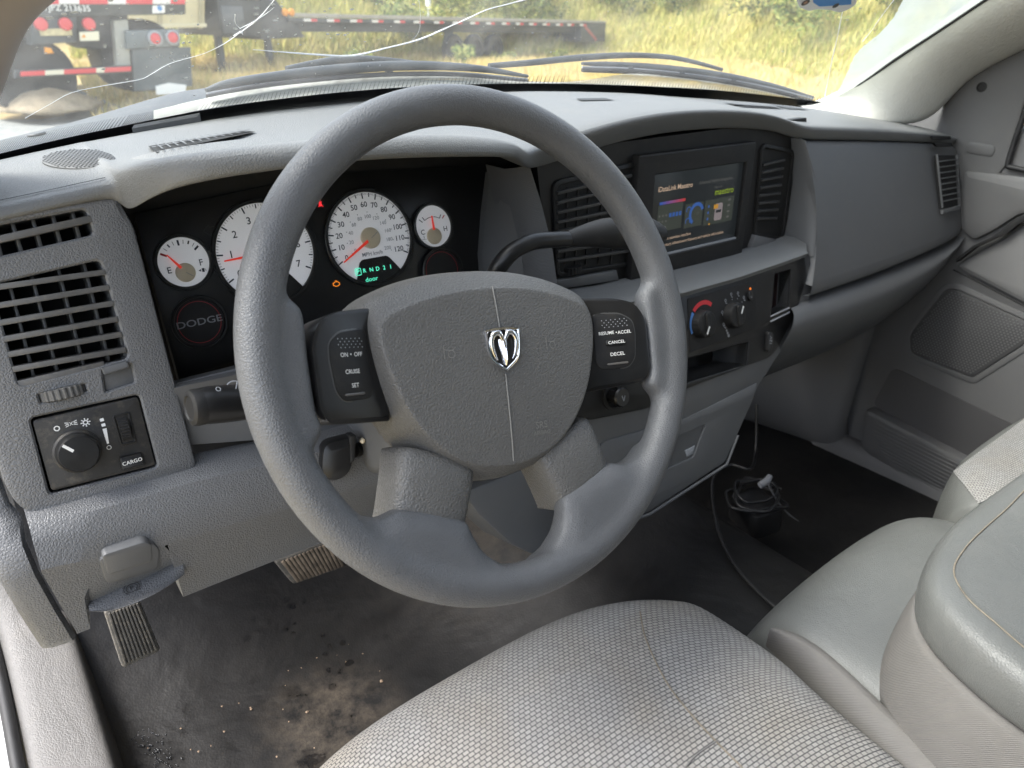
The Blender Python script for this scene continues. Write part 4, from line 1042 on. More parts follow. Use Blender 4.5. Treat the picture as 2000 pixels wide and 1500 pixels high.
# ==================================================================== STEERING WHEEL
wheel = thing("steering_wheel", "grey four-spoke steering wheel with ram's head badge and cruise buttons", "steering wheel", (0, 0, 0))
Rm, rt = 0.1815, 0.0150
vs, fs = [], []
def addmesh(v, f):
    n = len(vs); vs.extend(v); fs.extend(tuple(n + i for i in q) for q in f)
NT, NS = 160, 28
tv = []
for i in range(NT):
    t = 2 * pi * i / NT
    fat = 1.0 
    for j in range(NS):
        q = 2 * pi * j / NS; rr = Rm + rt * fat * cos(q) * 1.0
        tv.append(SW.p(rr * cos(t), rr * sin(t), rt * 1.02 * sin(q)))
addmesh(tv, [(i * NS + j, ((i + 1) % NT) * NS + j, ((i + 1) % NT) * NS + (j + 1) % NS, i * NS + (j + 1) % NS) for i in range(NT) for j in range(NS)])
def addblock(loop, h0, h1, slope=.2, ins=.006):
    loop = [(a * min(1, .1925 / math.hypot(a, b)), b * min(1, .1925 / math.hypot(a, b))) for a, b in loop]; loop = ccw(loop); n = len(loop); i0 = inset(loop, ins)
    hs = lambda a, b: h1 - slope * max(0, .172 - math.hypot(a, b))
    v = [SW.p(a, b, h0 + .006) for a, b in loop] + [SW.p(a, b, hs(a, b) - .006) for a, b in loop] + [SW.p(a, b, hs(a, b)) for a, b in i0] + [SW.p(a, b, h0) for a, b in i0]
    f = [(i, (i + 1) % n, n + (i + 1) % n, n + i) for i in range(n)] + [(n + i, n + (i + 1) % n, 2 * n + (i + 1) % n, 2 * n + i) for i in range(n)] + [(3 * n + i, 3 * n + (i + 1) % n, (i + 1) % n, i) for i in range(n)]
    f += [tuple(range(2 * n, 3 * n)), tuple(range(3 * n, 4 * n))[::-1]]
    addmesh(v, f)
for s in (-1, 1):
    addblock([(s * a_, b_) for a_, b_ in [(.186, .070), (.174, .060), (.166, .049), (.158, .040), (.1515, .034), (.1505, .024), (.1512, .004), (.1502, -.034), (.1462, -.046), (.152, -.054), (.163, -.066), (.179, -.088), (.192, -.03), (.192, .03)]], -.014, .0085, .03, .004)
    addblock([(s * a_, b_) for a_, b_ in [(.100, -.108), (.112, -.112), (.125, -.108), (.140, -.097), (.156, -.104), (.148, -.122), (.120, -.152), (.085, -.174), (.05, -.185), (.005, -.188), (.004, -.172), (.024, -.164), (.036, -.153), (.042, -.140), (.044, -.128), (.070, -.116)]], -.024, .010, .22, .011)
rim = link("rim", vs, fs, RIM, wheel, ang=180)
md = rim.modifiers.new("merge", 'REMESH'); md.mode = 'VOXEL'; md.voxel_size = 0.0021; md.use_smooth_shade = True
md = rim.modifiers.new("soft", 'SMOOTH'); md.factor = 0.5; md.iterations = 30
# airbag pad
half = [(0, .0595), (.030, .0580), (.060, .0525), (.085, .0440), (.099, .0365), (.1045, .0270), (.1045, .010), (.0995, -.015), (.091, -.040), (.078, -.063), (.060, -.083), (.035, -.098), (0, -.104)]
outl = cr([V((a, b, 0)) for a, b in half], 3); outl = [(p.x, p.y) for p in outl]
outl = [(max(0, a), b) for a, b in outl]
loop = outl + [(-a, b) for a, b in outl[-2:0:-1]]
loop = loop[::-1]                                    # ccw
def dome(a, b): return 0.0015 - 0.0085 * ((a / .1) ** 2 + ((b + .02) / .08) ** 2) * 0.45
rows = []
cx_, cy_ = 0.0, -0.02
for sc1, dh in ((1.07, -.060), (1.045, -.034), (1.01, -.0135), (.975, -.0065)):
    rows.append([SW.p(cx_ + (a - cx_) * sc1, cy_ + (b - cy_) * sc1, -.0135 + dh + .004) for a, b in loop])
def facept(a, b, q):
    fa, fb = a * .905 * q, (cy_ - .001) + (b - cy_) * (.80 if b > cy_ else .86) * q
    return fa, fb
for q, dz in ((1.022, -.0012), (1.008, -.0003), (.99, 0), (.95, 0), (.8, 0), (.6, 0), (.4, 0), (.2, 0), (.02, 0)):
    rows.append([SW.p(*facept(a, b, q), dome(*facept(a, b, min(q, 1))) + dz - .0015) for a, b in loop])
pad = loft("airbag_pad", rows, HUB, wheel, closed=True, sub=1, ang=55, cap=True)
hsurf = lambda a, b: dome(a, b) - .0015
def seam(p0, p1, n=10):
    pts = []
    for i in range(n + 1):
        t = i / n; a = p0[0] + (p1[0] - p0[0]) * t; b = p0[1] + (p1[1] - p0[1]) * t
        pts.append(SW.p(a, b, hsurf(a, b) + .0003))
    return pts
tube("tear_seam", seam((-.001, .0445), (.0, .0125)), .0006, mat("seam_light", (.19, .187, .18), .5), pad, seg=8)
tube("tear_seam", seam((.0, -.0235), (.0, -.0905)), .0006, MATS["seam_light"], pad, seg=8)
def Pw(lift=.0006): return Print(SW, lift, hsurf)
EMB = mat("emboss_grey", (.20, .195, .185), .5)
for s, rot_ in ((-.046, 0), (.047, 0)):
    p = Pw(); a, b = s, -.003
    p.path([(a - .0045, b + .0045), (a - .0045, b - .0045)], .0006); p.path([(a - .004, b + .002), (a + .0025, b + .001), (a + .0055, b + .0035)], .0006); p.arc(a + .0015, b - .0015, .0028, .0006, 0, 360, 16)
    p.build("horn_mark", EMB, pad)
Pw().text("SRS", .029, -.0665, .0078, bold=False).text("AIRBAG", .029, -.0725, .0048).build("lettering", EMB, pad)
# ram's head badge
bx, by = 0.0, -0.0045
sh_o = rnd([(-.0158, .0150), (-.008, .0165), (.008, .0165), (.0158, .0150), (.0150, .002), (.0128, -.0085), (.0, -.0172), (-.0128, -.0085), (-.0150, .002)], [.001, .004, .004, .001, .006, .006, .001, .006, .006])
sh_o = [(a + bx, b + by) for a, b in ccw(sh_o)]; sh_i = inset(sh_o, .0021)
bg_ = plate("ram_badge", SW, sh_o, CHR, pad, holes=[sh_i], depth=.006, h=hsurf(0, by) + .0032, ch=.0008, hch=.0005)
plate("badge_field", SW, sh_i, BLK, bg_, depth=.004, h=hsurf(0, by) + .0014, ch=0)
hz = hsurf(0, by) + .0022
def bp_(x, y, z=0): return SW.p(bx + x, by + y, hz + z)
for s in (-1, 1):
    tube("ram_horn", [bp_(s * .0008, .0068, .001), bp_(s * .0040, .0122, .0016), bp_(s * .0085, .0118, .0014), bp_(s * .0112, .0072, .001), bp_(s * .0108, .0012, .0006), bp_(s * .0092, -.0042, .0002), bp_(s * .0070, -.0078, -.0004)], [.0015, .0023, .0024, .0022, .0018, .0014, .0007], CHR, bg_, seg=10, smooth=4)
hd = [[bp_(-.0042, .0075, -.001), bp_(0, .0085, .0022), bp_(.0042, .0075, -.001)], [bp_(-.0042, .0040, -.001), bp_(0, .0042, .0034), bp_(.0042, .0040, -.001)], [bp_(-.0030, -.002, -.001), bp_(0, -.002, .0036), bp_(.0030, -.002, -.001)], [bp_(-.0022, -.008, -.001), bp_(0, -.008, .0034), bp_(.0022, -.008, -.001)], [bp_(-.0016, -.0115, -.001), bp_(0, -.0125, .0012), bp_(.0016, -.0115, -.001)]]
loft("ram_face", [[r[0], r[0].lerp(r[1], .6) + SW.n * .0004, r[1], r[2].lerp(r[1], .6) + SW.n * .0004, r[2]] for r in hd], CHR, bg_, ang=70, flip=True)
# switch pods
for s in (-1, 1):
    hfp = lambda a, b: -.0175 + .0245 * min(1.05, max(0, (abs(a) - .0955) / .055))
    pl_ = rnd([(s * .090, .035), (s * .126, .0315), (s * .142, .026), (s * .1498, .010), (s * .1488, -.034), (s * .143, -.0435), (s * .090, -.0475)], [.002, .006, .008, .008, .008, .008, .002])
    pod = plate("switch_pod", SW, pl_, BLK, wheel, depth=.040, ch=.0035, hf=hfp, ang=50)
    b_ = rnd([(s * .1040, .0195), (s * .127, .017), (s * .1362, .010), (s * .1372, -.001), (s * .135, -.022), (s * .129, -.0295), (s * .106, -.0295), (s * .1025, -.022)], .004)
    plate("button_surround", SW, [(x, y) for x, y in inset(ccw(b_), -.0012)], mat("button_edge", (.06, .06, .06), .3), pod, depth=.003, h=.0004, ch=.0004, hf=hfp)
    bt_ = plate("cruise_button", SW, b_, BLKM, pod, depth=.003, h=.0016, ch=.0010, hf=hfp)
    P_ = lambda l=.0020: Print(SW, l, hfp)
    cxb = s * .1198
    dots = P_(.0023)
    for i in range(4):
        for j in range(6):
            if (i + j) % 2 == 0 or True: dots.poly(circ(cxb - .0095 + j * .0037 + (i % 2) * .0018, .0125 - i * .0020 - (0.02 if False else 0),   .0005, 6))
    dots.build("grip_dot", GRYP, bt_)
    p = P_(); sz = .0041
    if s < 0:
        p.text("ON", cxb - .0055, .0015, sz, bold=True).text("OFF", cxb + .0065, .0015, sz, bold=True); p.poly(circ(cxb + .0002, .0018, .0006, 8))
        p.text("CRUISE", cxb, -.0100, sz, bold=True, sx=.95).text("SET", cxb + .001, -.0195, sz, bold=True)
    else:
        p.text("RESUME", cxb - .0066, .0015, sz * .95, bold=True, sx=.92).text("ACCEL", cxb + .0082, .0010, sz * .95, bold=True, sx=.92); p.poly(circ(cxb + .0016, .0014, .0005, 8))
        p.text("DECEL", cxb + .0006, -.0172, sz, bold=True)
    p.build("lettering", WHT, bt_)
    if s > 0:
        cb_ = plate("cancel_button", SW, rnd(rect(cxb - .0082, cxb + .0082, -.0096, -.0042), .003), BLK, pod, depth=.003, h=.0030, ch=.0010, hf=hfp)
        P_(.0034).text("CANCEL", cxb, -.0070, sz * .92, bold=True, sx=.95).build("lettering", WHT, cb_)
    plate("button_ridge", SW, rnd(rect(cxb - .0085, cxb + .0085, -.0262, -.0244), .0008), mat("ridge", (.10, .095, .09), .4), pod, depth=.002, h=.0026, ch=.0006, hf=hfp)
# lower spoke covers
for s in (-1, 1):
    A0, A1 = (s * .088, -.064), (s * .026, -.088)      # hub end: outer, inner
    B0, B1 = (s * .104, -.121), (s * .046, -.140)      # rim end
    rows = []
    for t, lift in ((-.02, -.006), (0.12, -.001), (.5, .001), (.9, .000), (1.0, -.001), (1.02, -.006)):
        o_ = (A0[0] + (B0[0] - A0[0]) * t, A0[1] + (B0[1] - A0[1]) * t); i_ = (A1[0] + (B1[0] - A1[0]) * t, A1[1] + (B1[1] - A1[1]) * t)
        row = []
        for q, hh in ((0, -.040), (0, -.012), (.05, -.0055), (.14, -.0025), (.36, -.0006), (.62, -.0004), (.84, -.0022), (.95, -.0055), (1, -.012), (1, -.040)):
            row.append(SW.p(o_[0] + (i_[0] - o_[0]) * q, o_[1] + (i_[1] - o_[1]) * q, hh + lift - .0025))
        rows.append(row)
    loft("spoke_cover", rows, SPK, wheel, sub=1, ang=50, cap=True, flip=(s > 0))

# ==================================================================== PEDALS
TANR = mat('pedal_dusty', (.20, .155, .112), .8, var=.55, vscale=55, bump=('noise', 700, .4))
def pedal(nm, label, px4, yv, ribs, arm_to, cat="pedal", rm=None):
    c = [PY(x, y, yv) for x, y in px4]       # TL TR BR BL
    r_ = (c[1] - c[0]); u_ = (c[0] - c[3]); u_.y += 0.30 * u_.length
    ctr = (c[0] + c[1] + c[2] + c[3]) / 4
    F = Fr(ctr, r_, u_ - r_.normalized() * u_.dot(r_.normalized()))
    t = thing(nm, label, cat, ctr)
    L = F.locs(px4)
    plate("pedal_pad", F, rnd(L, .005), RUB, t, depth=.012, h=0, ch=.003)
    n = ribs
    for i in range(n):
        q = (i + .5) / n
        lerp = lambda P, Q, z: (P[0] + (Q[0] - P[0]) * z, P[1] + (Q[1] - P[1]) * z)
        a_ = lerp(lerp(L[3], L[2], .06 + .88 * q), lerp(L[0], L[1], .06 + .88 * q), .07); b_ = lerp(lerp(L[3], L[2], .06 + .88 * q), lerp(L[0], L[1], .06 + .88 * q), .95)
        o = slat_between("pad_rib", F, a_, b_, (L[1][0] - L[0][0]) / n * .58, 0, .0026, rm or RUB, t, ch=.0008)
    tube("pedal_arm", [ctr - F.n * .010, ctr - F.n * .03 + V((0, .08, .06)), arm_to], .010, BLKM, t, seg=10, smooth=4)
    return t
pedal("parking_brake_pedal", "ribbed rubber parking brake pedal under the driver's end of the dash", [(203, 1194), (272, 1170), (315, 1272), (240, 1307)], .33, 9, V((-.25, .45, -.12)))
bp2 = pedal("brake_pedal", "wide dusty ribbed brake pedal half hidden behind the steering wheel rim", [(538, 1098), (655, 1052), (680, 1106), (574, 1142)], .43, 13, V((.0, .52, -.15)), rm=TANR)

# ==================================================================== FLOOR, KICK PANELS, SILL
fx = [-0.345, -0.325, -0.20, -0.05, 0.10, 0.20, 0.30, 0.36, 0.45, 0.54, 0.60, 0.625, 0.66, 0.74, 0.90, 1.05, 1.17, 1.2]
def tun(x):
    if x < .08: return 0
    if x < .36: t = (x - .08) / .28; return .135 * t * t * (3 - 2 * t)
    if x < .605: return .135 + .006 * sin((x - .36) / .245 * pi)
    if x < .68: t = (x - .605) / .075; return .135 * (1 - t * t * (3 - 2 * t))
    return 0
fl = []
for y, dz in ((-1.15, 0), (-.6, 0), (-.3, 0), (-.1, 0), (.1, 0), (.25, 0), (.38, .0), (.47, .008), (.55, .035), (.66, .13), (.76, .26), (.82, .42)):
    fl.append([V((x, y, -.66 + tun(x) + dz + 0.004 * sin(x * 17 + y * 9))) for x in fx])
kind(loft("cab_floor", fl, FLOORM, None, sub=2, ang=80), "structure")
kd_ = []
plan = [(1.205, .265), (1.19, .275), (1.182, .30), (1.178, .34), (1.155, .43), (1.10, .53), (.98, .62), (.80, .67), (.62, .69)]
kick = thing("kick_panel", "dark grey trim panel closing the passenger footwell below the glovebox", "trim panel", (1.15, .3, -.66))
rows = []
for z, ins, ol in ((-.665, .000, .0), (-.652, .012, 0), (-.60, .022, 0), (-.50, .012, .0), (-.38, .0, 0), (-.22, -.004, 0), (-.05, -.004, 0)):
    row = []
    for i, (x, y) in enumerate(plan):
        row.append(V((x - ins * (1.0 if i < 5 else .5), y - ins * (0 if i < 3 else .6), z)))
    rows.append(row)
loft("footwell_trim", rows, DOORM, kick, sub=2, flip=False)
sill = thing("sill_trim", "pale warm-grey vinyl sill and kick trim at the open driver's door", "sill trim", (-.37, .3, -.66))
srow = []
for y, zt, w_ in ((-1.0, -.60, .0), (-.4, -.60, 0), (0.0, -.60, 0), (.25, -.60, 0), (.40, -.598, 0), (.52, -.59, 0), (.62, -.57, .004), (.70, -.53, .012), (.75, -.46, .02), (.78, -.34, .03)):
    srow.append([V((-.412 - w_ * .2, y, zt - .03)), V((-.409, y, zt - .008)), V((-.401, y, zt)), V((-.385, y, zt + .004)), V((-.345, y, zt + .004)), V((-.328, y, zt + .003)), V((-.3215, y, zt - .004)), V((-.3185, y, zt - .03)), V((-.314, y, -.67))])
loft("sill_cover", srow, SILLM, sill, sub=2)
ws = thing("door_seal", "thin black rubber weatherstrip along the driver's door opening", "weatherstrip", (-.43, .3, -.6))
tube("seal_bead", [V((-.417, y, z)) for y, z in ((-1.0, -.604), (0, -.604), (.25, -.604), (.42, -.603), (.55, -.594), (.66, -.57), (.74, -.52), (.79, -.40), (.80, -.1))], .0085, RUBD, ws, seg=10, smooth=4)
rk = thing("rocker_panel", "white painted body sill below the open driver's door", "body panel", (-.47, .2, -.7))
rows = [[V((-.420, y, -.610)), V((-.445, y, -.613)), V((-.50, y, -.622)), V((-.515, y, -.64)), V((-.52, y, -.80)), V((-.46, y, -.86))] for y in (-1.0, -.3, .3, .6, .86)]
loft("rocker_skin", rows, BODY, rk, flip=True)
psl = thing("passenger_sill", "dark grey sill trim along the passenger floor below the door", "sill trim", (1.18, -.2, -.66))
loft("sill_cover", [[V((1.212, y, -.622)), V((1.197, y, -.622)), V((1.184, y, -.628)), V((1.176, y, -.640)), V((1.168, y, -.668))] for y in (-1.0, -.4, .0, .15, .25, .33)], DOORM, psl, sub=2, flip=True)
# headliner out of view, added to cut the light from above
hdl = thing("headliner", "unseen pale cloth headliner added over the cab to cut overhead light", "headliner", (.43, -.4, .62))
loft("headliner_skin", [[V((x, y + .12 * (1 - ((x - WX) / .9) ** 2), .60 + .03 * (1 - ((x - WX) / .9) ** 2))) for x in (-.30, -.2, 0, .2, .43, .66, .86, 1.06, 1.16)] for y in (-.20, -.4, -.7, -1.0, -1.2)], mat("headliner_cloth", (.45, .44, .41), .9), hdl, sub=1)
cbk = thing("unseen_cab_back", "unseen grey rear wall of the cab with a dark tinted window, added against light from behind", "cab wall", (.43, -1.15, -.66))  # rear wall, tinted window and door pillar added unseen to cut light from behind
BW = Fr((0, -1.15, 0), (-1, 0, 0), (0, 0, 1))
plate("rear_trim", BW, rnd(rect(-1.22, .40, -.68, .66), .03), DOORM, cbk, holes=[rnd(rect(-1.0, .14, .14, .52), .05)], depth=.03, ch=.006)
plate("rear_window", BW.off(-.015), rect(-1.02, .16, .12, .54), glass_mat("tinted_glass", (.25, .27, .26), 0), cbk, depth=.004, ch=0)
plate("door_pillar", Fr((-.40, 0, 0), (0, -1, 0), (0, 0, 1)), rnd(rect(.66, 1.15, -.66, .62), .02), DOORM, cbk, depth=.06, ch=.01)
# ==================================================================== PASSENGER DOOR
door = thing("passenger_door", "grey moulded passenger door panel with armrest, speaker mesh and map pocket", "door", (1.21, 0, -.66))
dz = lambda x, y, h=0: DR.loc(x, y, h)
skin = rnd([(-.40, -.64), (.80, -.64), (.80, .07), (-.13, .07), (-.20, .11), (-.235, .135), (-.30, .11), (-.36, .04), (-.38, -.1)], .02)
plate("door_skin", DR, skin, DOORM, door, depth=.05, ch=.008)
sail = rnd([dz(1828, 250), dz(1850, 205), dz(1893, 150), dz(1960, 112), dz(2040, 78), dz(1990, 210), dz(1966, 318), dz(1900, 310)], [.004, .01, .02, .02, .002, .01, .012, .01])
plate("mirror_sail", DR, rnd([dz(1826, 262), dz(1850, 200), dz(1893, 150), dz(1960, 110), dz(2060, 70), dz(2006, 190), dz(1968, 322), dz(1900, 400)], .008), DOORM, door, depth=.03, h=.006, ch=.006)
a, b = dz(1917, 170, .007); lathe("screw_recess", DR, a, b, [(.0085, .005), (.0085, .0075), (.0065, .008), (.006, .0063), (0, .0063)], BLKM, door, seg=24)
a, b = dz(1915, 290, .007)
plate("sail_plug", DR, rnd([(a - .024, b - .010), (a + .024, b - .012), (a + .024, b + .008), (a - .024, b + .010)], .0095), DOORM, door, depth=.006, h=.0085, ch=.002)
# belt ledge and upper pad
plate("upper_pad", DR, rnd([(-.175, -.105), dz(1886, 330), dz(1960, 338), (.8, .03), (.8, -.10), dz(2000, 415), dz(1945, 450), dz(1905, 470)], .012), DOORM, door, depth=.02, h=.012, ch=.011)
# dark arm trim sweeping up
at = [(1868, 506), (1900, 480), (1935, 464), (1952, 452), (1975, 432), (2010, 412), (2060, 400)]
ab = [(1868, 512), (1905, 484), (1945, 466), (1965, 458), (1990, 438), (2015, 428), (2060, 420)]
L = [dz(x, y, .024) for x, y in at] + [dz(x, y, .024) for x, y in ab[::-1]]
plate("arm_trim", DR, L, BLKM, door, depth=.02, h=.026, ch=.001)
plate("arm_panel", DR, rnd([dz(1868, 516, .02), dz(1950, 470, .02), dz(2010, 432, .02), (.8, -.10), (.8, -.27), dz(2040, 618, .02), dz(1862, 524, .02)], .008), DOORM, door, depth=.02, h=.012, ch=.008)
pts_ = [DR.p(*dz(x, y, .012), .012) for x, y in ((1862, 527), (1920, 556), (1985, 590), (2060, 628))]
tube("seam_line", pts_, .0013, VOID, door, seg=8)
grl = rnd([dz(1852, 560, .006), dz(2010, 632, .006), dz(2006, 668, .006), dz(1897, 738, .006), dz(1778, 690, .006), dz(1776, 655, .006)], [.02, .004, .02, .004, .012, .012])
gp_ = plate("speaker_mesh", DR, grl, mat("mesh_dark", (.055, .054, .055), .6), door, depth=.008, h=.004, ch=.002)
ib = inset(ccw(grl), .004)
pm = Print(DR, .0050); am = [q[0] for q in ib]; bm = [q[1] for q in ib]
def inside(p, L):
    c = False
    for i in range(len(L)):
        (x0, y0), (x1, y1) = L[i - 1], L[i]
        if (y0 > p[1]) != (y1 > p[1]) and p[0] < (x1 - x0) * (p[1] - y0) / (y1 - y0) + x0: c = not c
    return c
b = min(bm); ri = 0
while b < max(bm):
    a = min(am) + (ri % 2) * .0032
    while a < max(am):
        if inside((a, b), ib): pm.poly([(a + .0021 * cos(q * pi / 3), b + .0018 * sin(q * pi / 3)) for q in range(6)])
        a += .0064
    b += .0048; ri += 1
kind(pm.build("mesh_rib", DOORM, gp_), "stuff")
plate("speaker_surround", DR, inset(ccw(grl), -.012), DOORM, door, holes=[inset(ccw(grl), -.001)], depth=.010, h=.0022, ch=.001, hch=.0012)
# map pocket opening and ribbed base
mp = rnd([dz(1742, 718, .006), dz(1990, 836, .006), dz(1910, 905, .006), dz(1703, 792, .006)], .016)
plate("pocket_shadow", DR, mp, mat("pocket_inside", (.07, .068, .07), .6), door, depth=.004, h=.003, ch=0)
lip = [dz(1700, 792, .006), dz(1915, 905, .006), (.8, -.50), (.8, -.64), (-.06, -.64), dz(1765, 925, .006), dz(1690, 870, .006)]
pk = plate("pocket_front", DR, rnd(lip, [.012, .0, .0, .0, .02, .03, .02]), DOORM, door, depth=.03, h=.030, ch=.008)
for i in range(12):
    t = i / 11
    x0, y0 = 1706 - 2 * t + 40 * t * t, 826 + 88 * t; x1, y1 = 1925 - 60 * t, 928 + 60 * t + 6
    slat_between("pocket_rib", DR, dz(x0, y0, .031), dz(x1, y1, .031), .0030, .028, .0322, DOORM, pk, ch=.0008)
tube("edge_roll", [DR.p(*dz(x, y, .01), .004) for x, y in ((1690, 640), (1668, 720), (1648, 800), (1645, 850), (1665, 890), (1720, 930), (1790, 965), (1850, 990))], .010, DOORM, door, seg=12, smooth=4)
# door glass
wg = [dz(1966, 326), dz(1985, 262), dz(2010, 190), dz(2060, 80), (.8, .45), (.8, .02), dz(2020, 336)]
plate("window_glass", DR.off(-.03), wg, SIDEG, door, depth=.004, ch=0)
tube("window_seal", [DR.p(*dz(x, y, .008), .008) for x, y in ((2035, 110), (2008, 200), (1985, 265), (1968, 320), (1974, 326), (2010, 334), (2080, 350))], .0045, RUBD, door, seg=8, smooth=3)

# ==================================================================== SEATS
def cushion(nm, x0, x1, yf, yr, zt, zb, mt, par, nx=13, crown=.018, bolster=.02, r=.05, uv=True, rake=.03, side_in=0.0):
    """seat cushion: cross-sections run across the seat, rolled over the front"""
    rows = []
    ys = [(yf - .012, zb), (yf - .002, zb + .035), (yf, zt - r * 1.1), (yf - r * .18, zt - r * .42), (yf - r * .62, zt - r * .08), (yf - r * 1.3, zt), (yf - r * 2.6, zt + .004), (yf - .22, zt - rake * .2), (yf - .36, zt - rake * .6), (yr, zt - rake)]
    for y, z in ys:
        row = []; zz = z - zb
        for j in range(nx):
            t = j / (nx - 1) * 2 - 1; c = (x0 + x1) / 2; hw = (x1 - x0) / 2
            ef = 1 - abs(t) ** 2
            yy = y - (yf - yr) * .10 * (abs(t) ** 3.2) * (1 if y > yf - r * 3 else .3)
            k = z + (bolster * (abs(t) ** 2.2) - bolster * .8 * abs(t) ** 8) * min(1, zz / .08) + crown * 0
            row.append(V((c + hw * t, yy, k)))
        # rolled sides
        e0, e1 = row[0], row[-1]
        L = [V((e0.x - .010, e0.y - .002, zb)), V((e0.x - .014, e0.y - .002, zb + (e0.z - zb) * .55)), V((e0.x - .008, e0.y, e0.z - min(.012, (e0.z - zb) * .2)))]
        R_ = [V((e1.x + .008, e1.y, e1.z - min(.012, (e1.z - zb) * .2))), V((e1.x + .014, e1.y - .002, zb + (e1.z - zb) * .55)), V((e1.x + .010, e1.y - .002, zb))]
        rows.append(L + row + R_)
    return loft(nm, rows, mt, par, sub=2, uvs=uv, flip=True)
ds = thing("driver_seat", "driver's seat cushion in pale grey woven cloth with worn seams", "seat", (0, -.25, -.66))
cu = cushion("seat_cushion", -.262, .232, .052, -.62, -.343, -.52, FAB, ds, r=.06, bolster=.012)
DB = bvh_of(cu)
def seamline(nm, px, mt, par, bv, rad, lift=.0004):
    pts = [onsurf(bv, x, y, lift) for x, y in px]; pts = [p for p in pts if p]
    if len(pts) > 2: return tube(nm, pts, rad, mt, par, seg=6, smooth=4)
SEAM = mat("seam_thread", (.20, .172, .132), .8, var=.3, vscale=120)
SEAMG = mat("seam_piping", (.27, .265, .255), .7)
seamline("cushion_seam", [(1250, 1195), (1262, 1250), (1300, 1330), (1345, 1390), (1400, 1450), (1450, 1500)], SEAM, cu, DB, .0008)
seamline("cushion_seam", [(1330, 1510), (1360, 1475), (1402, 1446)], mat("seam_dark", (.16, .155, .15), .8), cu, DB, .0009)
box("seat_base", Fr((-.02, -.25, -.62), (1, 0, 0), (0, 1, 0)), -.2, .2, -.25, .2, -.03, .10, BLKM, ds, ch=.01)
cs = thing("jump_seat", "pale grey-green vinyl centre seat cushion between the two front seats", "seat", (.45, -.3, -.66))
def vin_rows():
    rows = []
    # rows front -> back; x from driver's side to passenger side
    for y, z, xl in ((-.068, -.55, .262), (-.064, -.44, .262), (-.070, -.395, .262), (-.088, -.362, .262), (-.115, -.345, .262), (-.15, -.338, .262), (-.22, -.338, .262), (-.32, -.342, .262), (-.62, -.35, .262)):
        row = []
        xs = [xl + .000, xl + .006, xl + .022, xl + .06, xl + .12, xl + .19, xl + .26, xl + .32, xl + .36, xl + .385, xl + .392]
        zs = [-.10, -.035, -.010, .0, .006, .010, .010, .006, -.004, -.03, -.10]
        for x, d in zip(xs, zs):
            t = (x - xl) / .392
            row.append(V((x, y + .006 * sin(pi * min(1, t * 1.02)) - .018 + (.0 if t < .85 else -.02 * (t - .85) / .15), max(-.57, z + d))))
        rows.append(row)
    return rows
cc = loft("seat_cushion", vin_rows(), VINYL, cs, sub=2, flip=True)
# twill side bolster on the driver's side of the centre seat
tb_ = []
for (x0, y0), (x1, y1) in zip([(1500, 1236), (1540, 1246), (1590, 1275), (1650, 1330), (1720, 1400), (1800, 1475), (1880, 1552)], [(1496, 1262), (1530, 1300), (1580, 1352), (1640, 1425), (1710, 1505), (1760, 1560), (1820, 1630)]):
    A = PZ(x0, y0, -.350); B = PZ(x1, y1, -.385)
    tb_.append([A + V((.012, 0, .001)), A + V((.003, 0, .005)), A.lerp(B, .35) + V((0, 0, .008)), B, B + V((-.004, 0, -.08))])
loft("side_bolster", tb_, TWILL, cs, sub=2, ang=60)
# armrest / folded backrest block
ar_ = thing("fold_down_console", "thick folded armrest with smooth vinyl lid and ribbed cloth sides", "armrest", (.45, -.45, -.34))
zt_ = -.215
def armr(nm, z_off, grow, mt, zs):
    base = [PZ(1803, 1118, zt_), PZ(1822, 1062, zt_), PZ(1862, 1010, zt_), PZ(1925, 962, zt_), PZ(2000, 912, zt_)]
    lw = [PZ(1835, 1180, zt_), PZ(1900, 1240, zt_), PZ(2000, 1322, zt_)]
    fr = [V((p.x, p.y, 0)) for p in base]; xr = fr[-1].x + .12
    loop = [V((lw[2].x - .005, -.70, 0)), V((lw[2].x, lw[2].y - .06, 0)), V((lw[2].x, lw[2].y, 0)), V((lw[1].x, lw[1].y, 0)), V((lw[0].x, lw[0].y, 0))] + fr + [V((fr[-1].x + .07, fr[-1].y + .0, 0)), V((xr, fr[-1].y - .03, 0)), V((xr + .01, fr[-1].y - .12, 0)), V((xr + .01, -.70, 0))]
    c = V((sum(p.x for p in loop) / len(loop), sum(p.y for p in loop) / len(loop), 0))
    return loop, c
lp_, cc_ = armr("x", 0, 0, None, None)
def ringz(g, z): return [V((p.x + (cc_.x - p.x) * g * .16 / max(.05, (p - cc_).length), max(-.70, p.y + (cc_.y - p.y) * g * .16 / max(.05, (p - cc_).length)), z)) for p in lp_]
lid = loft("armrest_lid", [ringz(.05, zt_ - .058), ringz(.0, zt_ - .048), ringz(-.015, zt_ - .028), ringz(-.005, zt_ - .010), ringz(.05, zt_ - .001), ringz(.16, zt_ + .002), ringz(.19, zt_ + .0005), ringz(.25, zt_ + .0025), ringz(.7, zt_ + .003)], VINYL, ar_, closed=True, sub=2, cap=True, flip=False)
body = loft("armrest_side", [ringz(-.06, zt_ - .17), ringz(-.07, zt_ - .14), ringz(-.065, zt_ - .11), ringz(-.035, zt_ - .078), ringz(.0, zt_ - .056), ringz(.03, zt_ - .050)], TWILL, ar_, closed=True, sub=2, cap=True)
tube("lid_seam", [p + V((0, 0, .0005)) for p in ringz(.175, zt_ + .0012)[1:-1]], .0008, SEAM, lid, seg=6, smooth=4)
ps = thing("passenger_seat", "passenger seat corner with woven cloth centre and smooth vinyl border", "seat", (.95, -.3, -.66))
pc = cushion("seat_cushion", .690, 1.17, -.070, -.62, -.335, -.56, VINYL, ps, r=.06, bolster=.012)
PB = bvh_of(pc)
